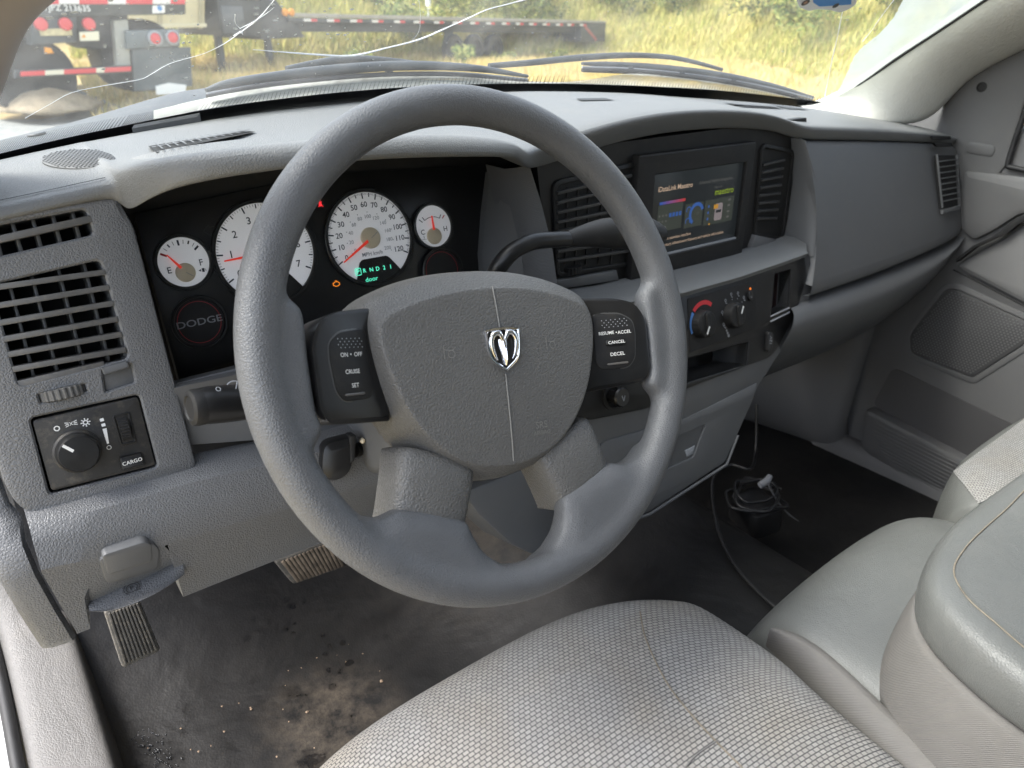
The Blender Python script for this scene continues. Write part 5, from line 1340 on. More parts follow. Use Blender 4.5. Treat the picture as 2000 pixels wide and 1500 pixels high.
ins = [(1850, 905), (1905, 858), (1960, 828), (2040, 795), (2090, 900), (1990, 935), (1940, 958), (1910, 984), (1862, 945)]
# woven insert follows the cushion: resampled patch
def patch(nm, quad, n, bv, mt, par, lift):
    (a, b, c, d) = [V((*q, 0)) for q in quad]; rows = []
    for i in range(n + 1):
        row = []
        for j in range(n + 1):
            p = a.lerp(b, j / n).lerp(d.lerp(c, j / n), i / n); q = onsurf(bv, p.x, p.y, lift); row.append(q)
        rows.append(row)
    rows = [r for r in rows if all(r)]
    if len(rows) > 1: return loft(nm, rows, mt, par, uvs=True)
patch("woven_insert", [(1856, 912), (1990, 800), (2130, 900), (1912, 985)], 14, PB, FAB, pc, .0025)
seamline("insert_piping", [(1990, 798), (1930, 842), (1880, 882), (1854, 912), (1862, 940), (1914, 986)], SEAMG, pc, PB, .0022, .002)

# ==================================================================== WINDSCREEN, PILLARS
wsn = thing("windscreen", "cracked dusty laminated windscreen with rain spots and a fogged corner", "windscreen", (WX, .45, .13))
rows = []
for i in range(15):
    z = .045 + i * .042
    rows.append([V((x, yb(x) - 1.25 * (z - .13), z)) for x in [-.44 + 1.74 * j / 40 for j in range(41)]])
loft("glass_pane", rows, GLASS, wsn)
def gstrip(nm, up, dn, mt, par, off=-.0015):
    n = 6
    def dense(L):
        o = cr([V((*p, 0)) for p in L], n); return [(p.x, p.y) for p in o]
    A, B = dense(up), dense(dn)
    return loft(nm, [[G(*p, off) for p in A], [G(*p, off) for p in B]], mt, par)
FRIT = mat("frit_black", (.006, .006, .007), .35)
fup = [(-90, 322), (0, 300), (100, 276), (210, 252), (385, 217), (540, 194), (700, 177), (860, 167), (1010, 163), (1180, 165), (1400, 176), (1580, 196), (1625, 201)]
fdn = [(-90, 345), (0, 322), (100, 300), (210, 277), (385, 243), (540, 219), (700, 202), (860, 189), (1010, 184), (1180, 187), (1400, 199), (1580, 216), (1625, 222)]
gstrip("frit_band", fup, fdn, FRIT, wsn)
hv_, hf_ = [], []
up_ = cr([V((*p, 0)) for p in fup], 40)
acc = 0
for p, q in zip(up_, up_[1:]):
    acc += (q - p).length
    if acc > 4.2:
        acc = 0
        ln = 15 + max(0, (420 - p.x)) * .035
        if p.x > 1100: ln = 8
        dx = ln * (.75 if p.x < 500 else .35)
        quad = [(p.x - .7, p.y + 1), (p.x + .7, p.y + 1), (p.x + dx + .25, p.y - ln), (p.x + dx - .25, p.y - ln)]
        n = len(hv_); hv_ += [G(*c, -.0016) for c in quad]; hf_.append((n, n + 1, n + 2, n + 3))
kind(link("frit_hatch", hv_, hf_, FRIT, wsn), "stuff")
DFM = glass_mat("dust_film", (.9, .88, .8), .62, 0.0)
gstrip("dust_film", [(300, 216), (400, 192), (500, 174), (620, 160), (760, 150), (900, 150), (1030, 160), (1130, 158), (1230, 144), (1330, 152), (1430, 166), (1520, 184), (1600, 204)], [(300, 236), (400, 213), (500, 199), (620, 185), (760, 172), (900, 165), (1030, 163.5), (1130, 165), (1230, 166.5), (1330, 172), (1430, 180), (1520, 190), (1600, 206)], DFM, wsn, -.0008)
CRK = mat("crack_glint", (.92, .94, .95), .25, spec=.8)
def crack(px, r):
    tube("crack", [G(x, y, -.001) for x, y in px], [(r if isinstance(r, float) else r[min(len(r) - 1, k * len(r) // 14)]) * random.uniform(.35, 1.0) for k in range(14)], CRK, wsn, seg=6, smooth=3)
crack([(49, 231), (100, 202), (140, 181), (200, 168), (270, 156), (292, 147), (330, 125), (370, 113), (400, 104), (437, 86), (470, 63)], [.0003, .0005, .0006, .0005, .0005])
crack([(470, 63), (503, 38), (521, 18), (537, -2)], [.0008, .0006, .0005])
crack([(468, 56), (500, 40), (521, 26), (536, 14)], [.0005, .0004, .0002])
crack([(459, 28), (460, 46), (470, 56)], .0003)
crack([(455, 70), (470, 63), (474, 67)], [.0006, .0016, .0006])
crack([(494, 97), (556, 102), (622, 107), (688, 109), (754, 94), (820, 77), (880, 51), (912, 37), (951, 19), (989, 9), (1030, -2)], [.0006, .0012, .0014, .0013, .0012, .0012, .0013])
crack([(1646, 20), (1636, 70), (1625, 118), (1611, 188)], .0009)
crack([(1748, -3), (1720, 34), (1702, 60), (1684, 82)], .0007)
crack([(818, 0), (821, 30), (818, 62), (800, 84)], .0002)
# spots on the glass
DRP = mat("water_spot", (.75, .77, .76), .15, spec=.6)
sv, sf = [], []
for i in range(250):
    if random.random() < .62: x, y = random.gauss(330, 230), abs(random.gauss(60, 70))
    else: x, y = random.uniform(500, 1750), random.uniform(0, 130)
    if x < 20 or y > 215: continue
    p = G(x, y, -.001); n_ = -GN(p); t1 = n_.cross(V((0, 0, 1))).normalized(); t2 = n_.cross(t1)
    r0 = random.choice([.0004, .0005, .0006, .0008, .0013]); e = random.uniform(1, 2.4); n = len(sv)
    for k in range(7): sv.append(p + t1 * (r0 * e * cos(k * 2 * pi / 7)) + t2 * (r0 * sin(k * 2 * pi / 7)))
    sv.append(p + n_ * r0 * .5); sf.extend((n + k, n + (k + 1) % 7, n + 7) for k in range(7))
kind(link("water_spots", sv, sf, DRP, wsn), "stuff")
def fog_mat():
    mt, nt, b = node_mat("fogged_glass"); L = nt.links.new; nt.nodes.remove(b); out = nt.nodes["Material Output"]
    tl = nt.nodes.new("ShaderNodeBsdfTranslucent"); tl.inputs[0].default_value = (.40, .43, .41, 1)
    df = nt.nodes.new("ShaderNodeBsdfDiffuse"); df.inputs[0].default_value = (.42, .45, .43, 1)
    a = nt.nodes.new("ShaderNodeMixShader"); a.inputs[0].default_value = .3; L(tl.outputs[0], a.inputs[1]); L(df.outputs[0], a.inputs[2])
    tr = nt.nodes.new("ShaderNodeBsdfTransparent"); tr.inputs[0].default_value = (.9, .95, .9, 1)
    tc = nt.nodes.new("ShaderNodeTexCoord"); n = nt.nodes.new("ShaderNodeTexNoise"); n.inputs["Scale"].default_value = 16; n.inputs["Detail"].default_value = 9
    L(tc.outputs["Object"], n.inputs["Vector"]); mr = nt.nodes.new("ShaderNodeMapRange"); mr.inputs[1].default_value = .3; mr.inputs[2].default_value = .65; mr.inputs[3].default_value = .72; mr.inputs[4].default_value = .94
    L(n.outputs["Fac"], mr.inputs[0]); m_ = nt.nodes.new("ShaderNodeMixShader"); L(mr.outputs[0], m_.inputs[0]); L(tr.outputs[0], m_.inputs[1]); L(a.outputs[0], m_.inputs[2]); L(m_.outputs[0], out.inputs[0])
    return mt
FOG = fog_mat()
lft = [(1800, -60), (1765, -4), (1750, 26), (1722, 62), (1694, 84), (1672, 106), (1656, 138), (1642, 168), (1632, 190)]
rgt = [(2010, -60), (1935, -4), (1890, 30), (1840, 62), (1790, 92), (1750, 118), (1705, 152), (1672, 178), (1640, 196)]
rows = []
def dens(L):
    o = cr([V((*p, 0)) for p in L], 7); return [(p.x, p.y) for p in o]
for l, r_ in zip(dens(lft), dens(rgt)):
    jx = random.uniform(-1.2, 1.2)
    rows.append([G(l[0] + jx * (k == 0) + (r_[0] - l[0]) * k / 5, l[1] + (r_[1] - l[1]) * k / 5, -.002) for k in range(6)])
loft("fogged_patch", rows, FOG, wsn)
# sticker on the glass
stf = G(1614, 8, -.003); nS = -GN(stf); SR = V((1, 0, 0)); SR = (SR - nS * SR.dot(nS)).normalized(); SU = nS.cross(SR)
STK = Fr(stf, SR, SU)
if STK.n.dot(nS) < 0: STK = Fr(stf, -SR, SU)
sl_ = lambda x, y: STK.loc(x, y)
stick = thing("window_sticker", "die-cut white-edged sticker of a blue car at the top of the windscreen", "sticker", stf)
plate("sticker_sheet", STK, rnd([sl_(*q) for q in [(1552, -40), (1556, 2), (1562, 14), (1580, 21), (1596, 17), (1622, 19), (1640, 24), (1655, 19), (1672, 8), (1678, -40)]], .004), WHT, stick, depth=.0005, h=.0005, ch=0)
Print(STK, .0008).poly([sl_(*q) for q in [(1584, -40), (1588, 4), (1600, 12), (1662, 8), (1666, -40)]]).build("sticker_car", mat("sticker_blue", (.05, .25, .62), .35), stick)
a, b = sl_(1573, 4); pz_ = Print(STK, .0010); pz_.poly(circ(a, b, .0062, 18)); a2, b2 = sl_(1632, 10); pz_.poly(circ(a2, b2, .005, 18)); pz_.build("sticker_wheel", mat("sticker_tyre", (.06, .055, .05), .5), stick)
Print(STK, .0012).poly(circ(a, b, .0030, 14)).build("sticker_hub", mat("sticker_hub", (.45, .25, .15), .5), stick)

def pillar(nm, label, gl, outp, base):
    t = thing(nm, label, "pillar trim", base)
    rows = []
    for g, o in zip(gl, outp):
        d = (o - g); c = (g + o) / 2; tow = (CAM - c).normalized()
        rows.append([g + V((0, .02, 0)), g, g.lerp(o, .12) + tow * d.length * .10, g.lerp(o, .35) + tow * d.length * .22, g.lerp(o, .65) + tow * d.length * .22, g.lerp(o, .9) + tow * d.length * .10, o, o - tow * .03])
    return t, loft("pillar_cover", rows, PILL, t, sub=2, ang=80)
gp1 = [(1560, 206), (1600, 203), (1642, 189), (1692, 157), (1752, 114), (1832, 62), (1932, -5), (2030, -70)]
op1 = [((1600, 222), .95), ((1660, 236), 1.02), ((1735, 243), 1.09), ((1806, 244), 1.16), ((1852, 200), 1.19), ((1893, 150), 1.20), ((2000, 98), 1.20), ((2100, 50), 1.2)]
tR, _p = pillar("passenger_pillar_trim", "cream windscreen pillar trim beside the passenger door", [G(x, y, -.004) for x, y in gp1] + [V((1.045, -.10, .50)), V((1.03, -.20, .60))], [PX(*q, X) for q, X in op1] + [V((1.19, -.16, .52)), V((1.185, -.25, .61))], (1.1, .2, .1))
tube("glass_edge_seal", [G(x, y, -.004) for x, y in [(1575, 202)] + gp1[1:]], .0028, RUBD, tR, seg=8, smooth=4)
ge = [PY(-60, 330, .26), PY(0, 228, .235), PY(36, 125, .205), PY(62, 55, .18), PY(122, -2, .155), PY(200, -50, .12), V((-.232, .02, .37)), V((-.226, -.09, .50)), V((-.22, -.17, .60))]
ge = [V((-.318, .30, .085))] + ge
go = [p + V((-.10, -.03, .0)) for p in ge]
tLp = thing("driver_pillar_trim", "blurred cream windscreen pillar with painted-in greyish-brown shade close to the camera on the driver's side", "pillar trim", (-.36, .2, .1))
loft("pillar_cover", [[g + V((0, .05, 0)), g, g.lerp(o, .2) + V((0, -.012, .004)), g.lerp(o, .6) + V((0, -.02, .004)), o] for g, o in zip(ge, go)], mat("pillar_cream_shaded", (.30, .272, .258), .7, var=.05, vscale=6), tLp, sub=2, flip=True)  # the cream trim darkened to brown: indirect light is painted into the colour

# ==================================================================== WIPERS, COWL, HOOD
WGR = mat("wiper_grey", (.045, .053, .060), .5, var=.1, vscale=20, dust=.12)
def wiper(label, spine, rail, arm, base):
    t = thing("wiper", label, "wiper", base, "windscreen wipers parked along the base of the glass")
    tube("wiper_blade", [G(x, y, .030) for x, y in spine], [.003, .006, .0075, .0075, .0075, .006, .003], WGR, t, seg=10, smooth=6, flat=.8)
    tube("wiper_rail", [G(x, y, .018) for x, y in rail], .0018, GRYP, t, seg=6, smooth=6)
    tube("wiper_rubber", [G(x, y + 6, .010) for x, y in rail], [.003, .0045, .0045, .003], RUBD, t, seg=8, smooth=6)
    tube("wiper_arm", [G(x, y, .055) for x, y in arm], [.004, .005, .004, .003], WGR, t, seg=10, smooth=5)
    for k in (1, 2, 3):
        q = rail[k]; d = G(q[0], q[1], .021)
        tube("rail_clip", [G(q[0] - 5, q[1], .019), G(q[0] + 5, q[1], .019)], .0034, WGR, t, seg=8)
    return t
wiper("long grey wiper in front of the steering wheel", [(402, 177), (450, 163), (560, 147), (660, 136), (760, 129), (860, 129), (950, 136), (1030, 149)], [(405, 184), (500, 167), (620, 153), (760, 143), (900, 143), (1030, 155)], [(560, 136), (610, 126), (660, 118), (710, 115), (770, 119), (840, 127)], (.1, .5, .13))
wiper("grey wiper low on the passenger side of the glass", [(1137, 124), (1200, 127), (1300, 134), (1400, 146), (1500, 166), (1588, 190)], [(1137, 131), (1230, 134), (1330, 143), (1430, 157), (1510, 173), (1588, 193)], [(955, 129), (1040, 122), (1130, 113), (1220, 108), (1300, 111), (1355, 121), (1410, 136)], (.75, .5, .13))
cow = thing("cowl_panel", "blue-grey plastic cowl panel below the windscreen, outside the glass", "cowl", (.2, .6, .05))
cu_ = [(-120, 292), (0, 264), (60, 250), (120, 236), (190, 216), (260, 194), (330, 172), (400, 160), (520, 154), (700, 148), (860, 148), (1030, 156), (1200, 162), (1400, 172)]
cd_ = [(-120, 345), (0, 316), (60, 300), (120, 287), (190, 270), (260, 256), (330, 243), (400, 230), (520, 212), (700, 192), (860, 179), (1030, 174), (1200, 177), (1400, 188)]
rows = []
for u_, d2 in zip(cu_, cd_):
    A = G(*u_, .16); B = G(*d2, .006)
    rows.append([B + V((0, 0, -.05)), B, B.lerp(A, .45) + V((0, 0, .004)), A, A + V((0, .01, -.02))])
cwl = loft("cowl_cover", rows, mat("cowl_grey", (.030, .037, .043), .5, bump=('noise', 300, .2), var=.12, vscale=10, dust=.15), cow, sub=1, ang=60)
CWB = bvh_of(cwl)
for cy0 in (252, 258, 264, 270, 276):
    q, q1, q2 = onsurf(CWB, 72, cy0, .001), onsurf(CWB, 84, cy0 - 3, .001), onsurf(CWB, 74, cy0 - 5, .001)
    if q and q1 and q2:
        e_ = (q1 - q).normalized(); f_ = q2 - q; lathe("washer_cap", Fr(q, e_, f_ - e_ * f_.dot(e_)), 0, 0, [(.0085, -.006), (.0085, .0005), (.0075, .0012), (0, .0012)], MATS["cowl_grey"], cow, seg=24); break
hood = thing("bonnet", "white painted bonnet of the pickup beyond the windscreen", "bonnet", (.43, 1.2, -.1))
rows = []
for y, z in ((.62, .02), (.75, .025), (1.0, .016), (1.3, .0), (1.6, -.03), (1.78, -.07), (1.86, -.14), (1.88, -.35)):
    row = []
    for j in range(13):
        x = WX - 0.92 + 1.84 * j / 12; t = (x - WX) / .92
        row.append(V((x, y - .10 * t * t, z - .03 - .05 * t ** 4 + (.022 if abs(t) > .62 and abs(t) < .9 else 0))))
    rows.append(row)
loft("bonnet_skin", rows, BODY, hood, sub=2)

# ==================================================================== CABLES AND SMALL THINGS ON THE FLOOR
TH = -.512
cab = tag(tube("charging_cable", [PZ(1478, 790, -.42), PZ(1476, 880, -.50), PZ(1466, 915, -.490), PZ(1430, 908, -.495), PZ(1402, 918, -.50), PZ(1391, 948, -.51), PZ(1397, 1010, TH), PZ(1412, 1060, TH), PZ(1440, 1110, TH), PZ(1480, 1155, TH), PZ(1530, 1200, TH), PZ(1570, 1240, TH - .02)], .0028, CABLE, None, seg=8, smooth=8), "thin black charging cable looping over the transmission hump to the seat", "cable")
plug = thing("adapter_bundle", "black power adapter with coiled lead lying beside the transmission hump", "adapter", PZ(1475, 985, -.60))
AF = Fr(PZ(1475, 985, -.56), (1, -.3, .1), (.3, 1, 0)); 
plate("adapter_body", AF, rnd(rect(-.034, .034, -.045, .04), .02), RUBD, plug, depth=.05, h=.012, ch=.012)
for k in range(3):
    tube("coiled_lead", [AF.p((.046 - .007 * k) * random.uniform(.7, 1.25) * cos(t * .55 + k), (.05 - .008 * k) * random.uniform(.7, 1.25) * sin(t * .55 + k), .016 + .007 * k + .004 * sin(t)) for t in range(12)], .0032, CABLE, plug, seg=8, smooth=4)
con = thing("usb_connector", "dull white plug and flat grey lead lying on the black adapter", "connector", PZ(1495, 948, -.5))
tube("plug_shell", [PZ(1484, 948, -.51), PZ(1498, 940, -.505), PZ(1504, 930, -.50)], [.006, .007, .005], GRYP, con, seg=10)
tube("flat_lead", [PZ(1500, 945, -.505), PZ(1518, 978, -.54), PZ(1538, 1002, -.57), PZ(1560, 1018, -.60)], [.004, .0045, .0035, .001], mat("lead_grey", (.16, .16, .165), .5), con, seg=8, smooth=5, flat=.4)
tag(tube("zip_end", [PZ(1492, 1026, -.6), PZ(1502, 1024, -.595)], .004, GRYP, None, seg=8), "tiny pale plastic tip poking out under the black adapter", "plastic tip")
grit = mat("grit", (.38, .27, .18), .8, var=.3, vscale=200)
gv_, gf_ = [], []
def chip(p, r):
    n = len(gv_); 
    for k in range(5): gv_.append(p + V((r * cos(k * 1.26) * random.uniform(.6, 1.2), r * sin(k * 1.26) * random.uniform(.6, 1.2), 0)))
    gv_.append(p + V((0, 0, r * .7))); gf_.extend((n + k, n + (k + 1) % 5, n + 5) for k in range(5))
for i in range(90):
    x, y = random.uniform(280, 1050), random.uniform(1080, 1480)
    p = PZ(x, y, -.6565)
    if -.30 < p.x < .1 and p.y < .46: chip(p, random.choice([.0008, .001, .0012, .0016]))
for x, y, r in ((893, 1298, .0045), (745, 1330, .003), (600, 1390, .0025), (490, 1385, .002), (355, 1270, .0025), (520, 1300, .0018)): chip(PZ(x, y, -.6565), r)
g_ = kind(link("floor_grit", gv_, gf_, grit, None), "stuff")
g_["label"] = "scattered sandy grit and crumbs on the dark rubber floor"; g_["category"] = "grit"

bv_, bf_ = [], []
for i in range(150):
    t = random.random(); x, y = (250 + 80 * t + random.gauss(0, 14), 1395 + 105 * t + random.gauss(0, 12)) if i < 110 else (random.gauss(275, 16), random.gauss(1395, 18))
    p = PZ(x, y, -.6578); r = random.choice([.0009, .0012, .0016]); n = len(bv_)
    for k in range(7): bv_.append(p + V((r * cos(k * .8976), r * sin(k * .8976), 0)))
    for k in range(7): bv_.append(p + V((r * .6 * cos(k * .8976), r * .6 * sin(k * .8976), r * .6)))
    bv_.append(p + V((0, 0, r * .75)))
    for k in range(7): q = (k + 1) % 7; bf_ += [(n + k, n + q, n + 7 + q, n + 7 + k), (n + 7 + k, n + 7 + q, n + 14)]
wb_ = kind(link("water_beads", bv_, bf_, mat("water_bead", (.02, .02, .021), .05, spec=1.0), None, ang=180), "stuff")
wb_["label"] = "cluster of water beads on the black floor mat near the door sill"; wb_["category"] = "water beads"
# ==================================================================== OUTSIDE
GZ = -1.25
def ramp_mat(name, stops, sc, bump=None, rough=.9, isl=0.0, sc2=None):
    mt, nt, b = node_mat(name); L = nt.links.new
    tc = nt.nodes.new("ShaderNodeTexCoord"); n = nt.nodes.new("ShaderNodeTexNoise"); n.inputs["Scale"].default_value = sc; n.inputs["Detail"].default_value = 8; n.inputs["Roughness"].default_value = .65
    L(tc.outputs["Object"], n.inputs["Vector"]); r = nt.nodes.new("ShaderNodeValToRGB"); fac = n.outputs["Fac"]
    if isl:
        g = nt.nodes.new("ShaderNodeNewGeometry"); ma = nt.nodes.new("ShaderNodeMath"); ma.operation = 'MULTIPLY_ADD'; ma.inputs[1].default_value = isl
        sb = nt.nodes.new("ShaderNodeMath"); sb.operation = 'SUBTRACT'; sb.inputs[1].default_value = isl / 2
        L(g.outputs["Random Per Island"], ma.inputs[0]); L(fac, ma.inputs[2]); L(ma.outputs[0], sb.inputs[0]); fac = sb.outputs[0]
    L(fac, r.inputs["Fac"])
    while len(r.color_ramp.elements) < len(stops): r.color_ramp.elements.new(.5)
    for e, (p, c) in zip(r.color_ramp.elements, stops): e.position = p; e.color = (*c, 1)
    L(r.outputs[0], b.inputs["Base Color"]); b.inputs["Roughness"].default_value = rough; b.inputs["Specular IOR Level"].default_value = .15
    MATS[name] = mt; return mt
GRD = ramp_mat("dry_ground", [(.30, (.20, .17, .10)), (.48, (.34, .26, .13)), (.62, (.38, .30, .14)), (.75, (.24, .25, .09))], .35)
GVL = ramp_mat("gravel_grey", [(.35, (.17, .18, .18)), (.65, (.30, .30, .28))], 6)
GRS = ramp_mat("dry_grass", [(.30, (.38, .36, .12)), (.45, (.58, .46, .19)), (.58, (.66, .50, .24)), (.72, (.52, .45, .16))], .30, isl=.35)
GRG = ramp_mat("bank_green", [(.30, (.27, .31, .07)), (.44, (.48, .45, .13)), (.56, (.64, .54, .20)), (.70, (.46, .45, .13))], .22, isl=.4)
# trailer line and bank foot
TA = V((8.2, 22.0, 0)); TB = V((25.2, 26.2, 0)); te = (TB - TA).normalized(); tn = V((-te.y, te.x, 0))
def rfoot(x, y):
    a = math.degrees(atan2(x, y)) if y > 0 else 90
    T = [(-90, 40), (0, 30), (20, 25.8), (30, 29.5), (38, 33), (44, 35.5), (50, 33.5), (57, 28), (64, 24), (72, 22), (90, 24), (180, 40)]
    for (a0, r0), (a1, r1) in zip(T, T[1:]):
        if a0 <= a <= a1: return r0 + (r1 - r0) * (a - a0) / (a1 - a0)
    return 40
def bankd(x, y): return sqrt(x * x + y * y) - rfoot(x, y)
def gz(x, y):
    d = bankd(x, y) if y > 4 else -5; h = 0
    if d > 0: h = .46 * d if d < 22 else 10.1 + .2 * (d - 22)
    return GZ + h + .10 * sin(x * .9 + y * .3) * min(1, max(0, (V((x, y, 0)).length - 6) / 6)) + .08 * sin(x * .31 - y * 1.1)
gx = [-300, -80, -30, -12, -4, 0] + [2 + 1.6 * i for i in range(42)] + [80, 120, 300]
gy_ = [-300, -80, -20, -6, -2, 0, 2, 4, 6, 8, 10] + [12 + 1.6 * i for i in range(30)] + [70, 100, 300]
vs = [V((x, y, gz(x, y))) for y in gy_ for x in gx]; nx = len(gx)
kind(link("ground", vs, [(j * nx + i, j * nx + i + 1, (j + 1) * nx + i + 1, (j + 1) * nx + i) for j in range(len(gy_) - 1) for i in range(nx - 1)], GRD, None, ang=180), "structure")
rows = [[V((x, y, gz(x, y) + .03)) for x in (-12, -6, -2, 0, 1.2, 2.2 + .3 * sin(y))] for y in (1.5, 4, 6, 8, 10, 12, 14, 16, 18)]
kind(loft("gravel_yard", rows, GVL, None), "structure")
def blades(name, n, region, hmin, hmax, wmin, wmax, mt):
    v, f = [], []
    k = 0
    while k < n:
        x, y = region()
        k += 1
        z = gz(x, y); h = random.uniform(hmin, hmax); wd = random.uniform(wmin, wmax); a = random.uniform(0, pi)
        dx, dy = cos(a) * wd, sin(a) * wd; lx, ly = random.gauss(0, .22) * h, random.gauss(0, .22) * h
        i = len(v); v += [(x - dx, y - dy, z - .02), (x + dx, y + dy, z - .02), (x + lx * .5 + dx * .6, y + ly * .5 + dy * .6, z + h * .6), (x + lx, y + ly, z + h)]
        f += [(i, i + 1, i + 2), (i, i + 2, i + 3)]
    return kind(link(name, v, f, mt, None, ang=180), "stuff")
def sector(r0, r1, a0, a1, lo, hi):
    def g():
        while True:
            r = sqrt(random.uniform(r0 * r0, r1 * r1)); a = radians(random.uniform(a0, a1)); x, y = r * sin(a), r * cos(a)
            d = bankd(x, y)
            if lo <= d <= hi: return x, y
    return g
blades("dry_grass", 56000, sector(9, 35, 8, 70, -60, .5), .10, .32, .006, .016, GRS)
blades("bank_grass", 90000, sector(20, 46, 8, 72, -.5, 8.5), .18, .55, .012, .035, GRG)
# shrubs on the bank: loose leaf clumps on stems
LEAF = ramp_mat("shrub_leaf", [(.3, (.06, .10, .025)), (.5, (.16, .20, .05)), (.7, (.30, .29, .09))], 1.2, isl=.5)
STEM = mat("shrub_stem", (.14, .10, .06), .8)
def shrub_mesh(seed, n, R, H):
    rg = random.Random(seed); v, f = [], []
    lobes = [(rg.uniform(-.6, .6) * R, rg.uniform(-.6, .6) * R, rg.uniform(.35, .9) * H, rg.uniform(.3, .55) * R) for _ in range(9)]
    for i in range(n):
        cx, cy, cz, r = rg.choice(lobes); 
        while True:
            p = V((rg.uniform(-1, 1), rg.uniform(-1, 1), rg.uniform(-1, 1)))
            if .25 < p.length < 1: break
        p = V((cx, cy, cz)) + p * r; p.z = max(.05, p.z)
        a = V((rg.gauss(0, 1), rg.gauss(0, 1), rg.gauss(0, .6))).normalized(); b = a.orthogonal().normalized(); s = rg.uniform(.05, .11)
        k = len(v); v += [p - a * s, p + b * s * .5, p + a * s, p - b * s * .5]; f.append((k, k + 1, k + 2, k + 3))
    me = bpy.data.meshes.new("shrub_foliage"); me.from_pydata([tuple(q) for q in v], [], f); me.materials.append(LEAF)
    v, f = [], []
    for i in range(6):
        a = rg.uniform(0, 6.28); k = len(v); t = V((cos(a) * R * .5, sin(a) * R * .5, H * .7)); o = V((-sin(a), cos(a), 0)) * .02
        v += [o, -o, t - o * .3, t + o * .3]; f.append((k, k + 1, k + 2, k + 3))
    ms = bpy.data.meshes.new("shrub_stem"); ms.from_pydata([tuple(q) for q in v], [], f); ms.materials.append(STEM)
    return me, ms
protos = [shrub_mesh(11, 650, 1.2, 1.5), shrub_mesh(23, 520, .9, 1.1), shrub_mesh(37, 800, 1.6, 2.1)]
def add_shrub(me2, x, y, s, label):
    o = bpy.data.objects.new("shrub", None); C.objects.link(o); o.location = (x, y, gz(x, y) - .05); o.rotation_euler.z = random.uniform(0, 6.28); o.scale = (s, s, s)
    o["label"] = label; o["category"] = "shrub"; o["group"] = "low shrubs in front of the flatbed trailer"
    for me, nm in zip(me2, ("foliage", "stem")):
        c = bpy.data.objects.new(nm, me); C.objects.link(c); c.parent = o
for (px_, off_, sc__, k_, lb_) in ((905, 1.8, .62, 1, "bushy yellow-green shrub standing against the flatbed trailer's wheels"), (985, 1.3, .5, 1, "loose small shrub under the rear half of the flatbed's side rail"), (700, 2.6, .42, 0, "low dark shrub in dry grass below the front of the flatbed's beam"), (1090, 1.6, .5, 1, "small round shrub near the tail end of the flatbed trailer")):
    d_ = ray(px_, 70); n0 = tn; t_ = (TA.dot(n0) - off_ - CAM.dot(n0)) / d_.dot(n0); q_ = CAM + d_ * t_
    add_shrub(protos[k_], q_.x, q_.y, sc__, lb_)
# the far bank's brush reads as one mass
g2 = sector(22, 48, 6, 72, 1.0, 10); bvv, bff = [], []
for i in range(150):
    x, y = g2(); me = protos[random.choice([0, 0, 1, 2])][0]; s_ = random.uniform(.5, 1.2); ca_, sa_ = cos(i * 1.7), sin(i * 1.7); n = len(bvv); z = gz(x, y) - .1
    bvv += [(x + s_ * (v.co.x * ca_ - v.co.y * sa_), y + s_ * (v.co.x * sa_ + v.co.y * ca_), z + s_ * v.co.z) for v in me.vertices]; bff += [tuple(n + q for q in p.vertices) for p in me.polygons]
kind(link("bank_brush", bvv, bff, LEAF, None, ang=180), "stuff")

# flatbed trailer
STL = mat("trailer_black", (.035, .04, .045), .5, var=.2, vscale=2, dust=.1)
DECK = mat("deck_wood", (.34, .32, .28), .8, var=.2, vscale=3)
RFR = mat("reflector_red", (.62, .05, .06), .35); RFW = mat("reflector_white", (.72, .70, .68), .35); AMB = mat("marker_amber", (.75, .30, .02), .4)
TF_ = Fr(TA, te, (0, 0, 1))
def tl_(x, y, h=0): return TF_.loc(x, y, h)
fb = thing("flatbed_trailer", "long black flatbed trailer with red and white reflectors parked in dry grass", "trailer", (TA.x, TA.y, GZ))
a0_, a1_ = tl_(545, 40)[0], tl_(1182, 60)[0]
zt = .5 * (tl_(560, 20)[1] + tl_(1180, 42)[1])
deck = plate("deck", TF_, rect(a0_ + .3, a1_, zt - .13, zt - .02), DECK, fb, depth=2.5, h=0, ch=.01)
plate("side_rail", TF_, rect(a0_ + .3, a1_, zt - .26, zt - .14), STL, fb, depth=.12, h=.02, ch=.01)
plate("main_beam", TF_, rect(a0_ + .2, a1_ - .2, zt - .52, zt - .27), STL, fb, depth=.25, h=-.3, ch=.01)
plate("main_beam", TF_, rect(a0_ + .2, a1_ - .2, zt - .52, zt - .27), STL, fb, depth=.25, h=-1.9, ch=.01)
mx = [(590, 27), (635, 29), (680, 31), (722, 33), (765, 35), (803, 36.5), (842, 38), (878, 39), (912, 40.5), (943, 42), (973, 43), (1000, 44), (1026, 44.5), (1052, 45), (1078, 45.5), (1100, 46), (1124, 46.5)]
for x, y in mx:
    a = tl_(x + 14, y)[0]
    o = plate("reflector", TF_, rect(a - .24, a + .02, zt - .235, zt - .165), RFW, fb, depth=.02, h=.035, ch=0)
    plate("reflector_red_half", TF_, rect(a + .025, a + .24, zt - .235, zt - .165), RFR, o, depth=.02, h=.036, ch=0)
g0, g1 = tl_(425, 10)[0], tl_(508, 10)[0]
plate("gooseneck_box", TF_, rect(g0, g1, zt - .62, zt + .75), STL, fb, depth=2.2, h=.0, ch=.03)
plate("toolbox_front", TF_, rect(g0 + .06, g0 + (g1 - g0) * .55, zt - .56, zt + .1), mat("toolbox_grey", (.08, .09, .10), .5, var=.1), fb, depth=.05, h=.04, ch=.01)
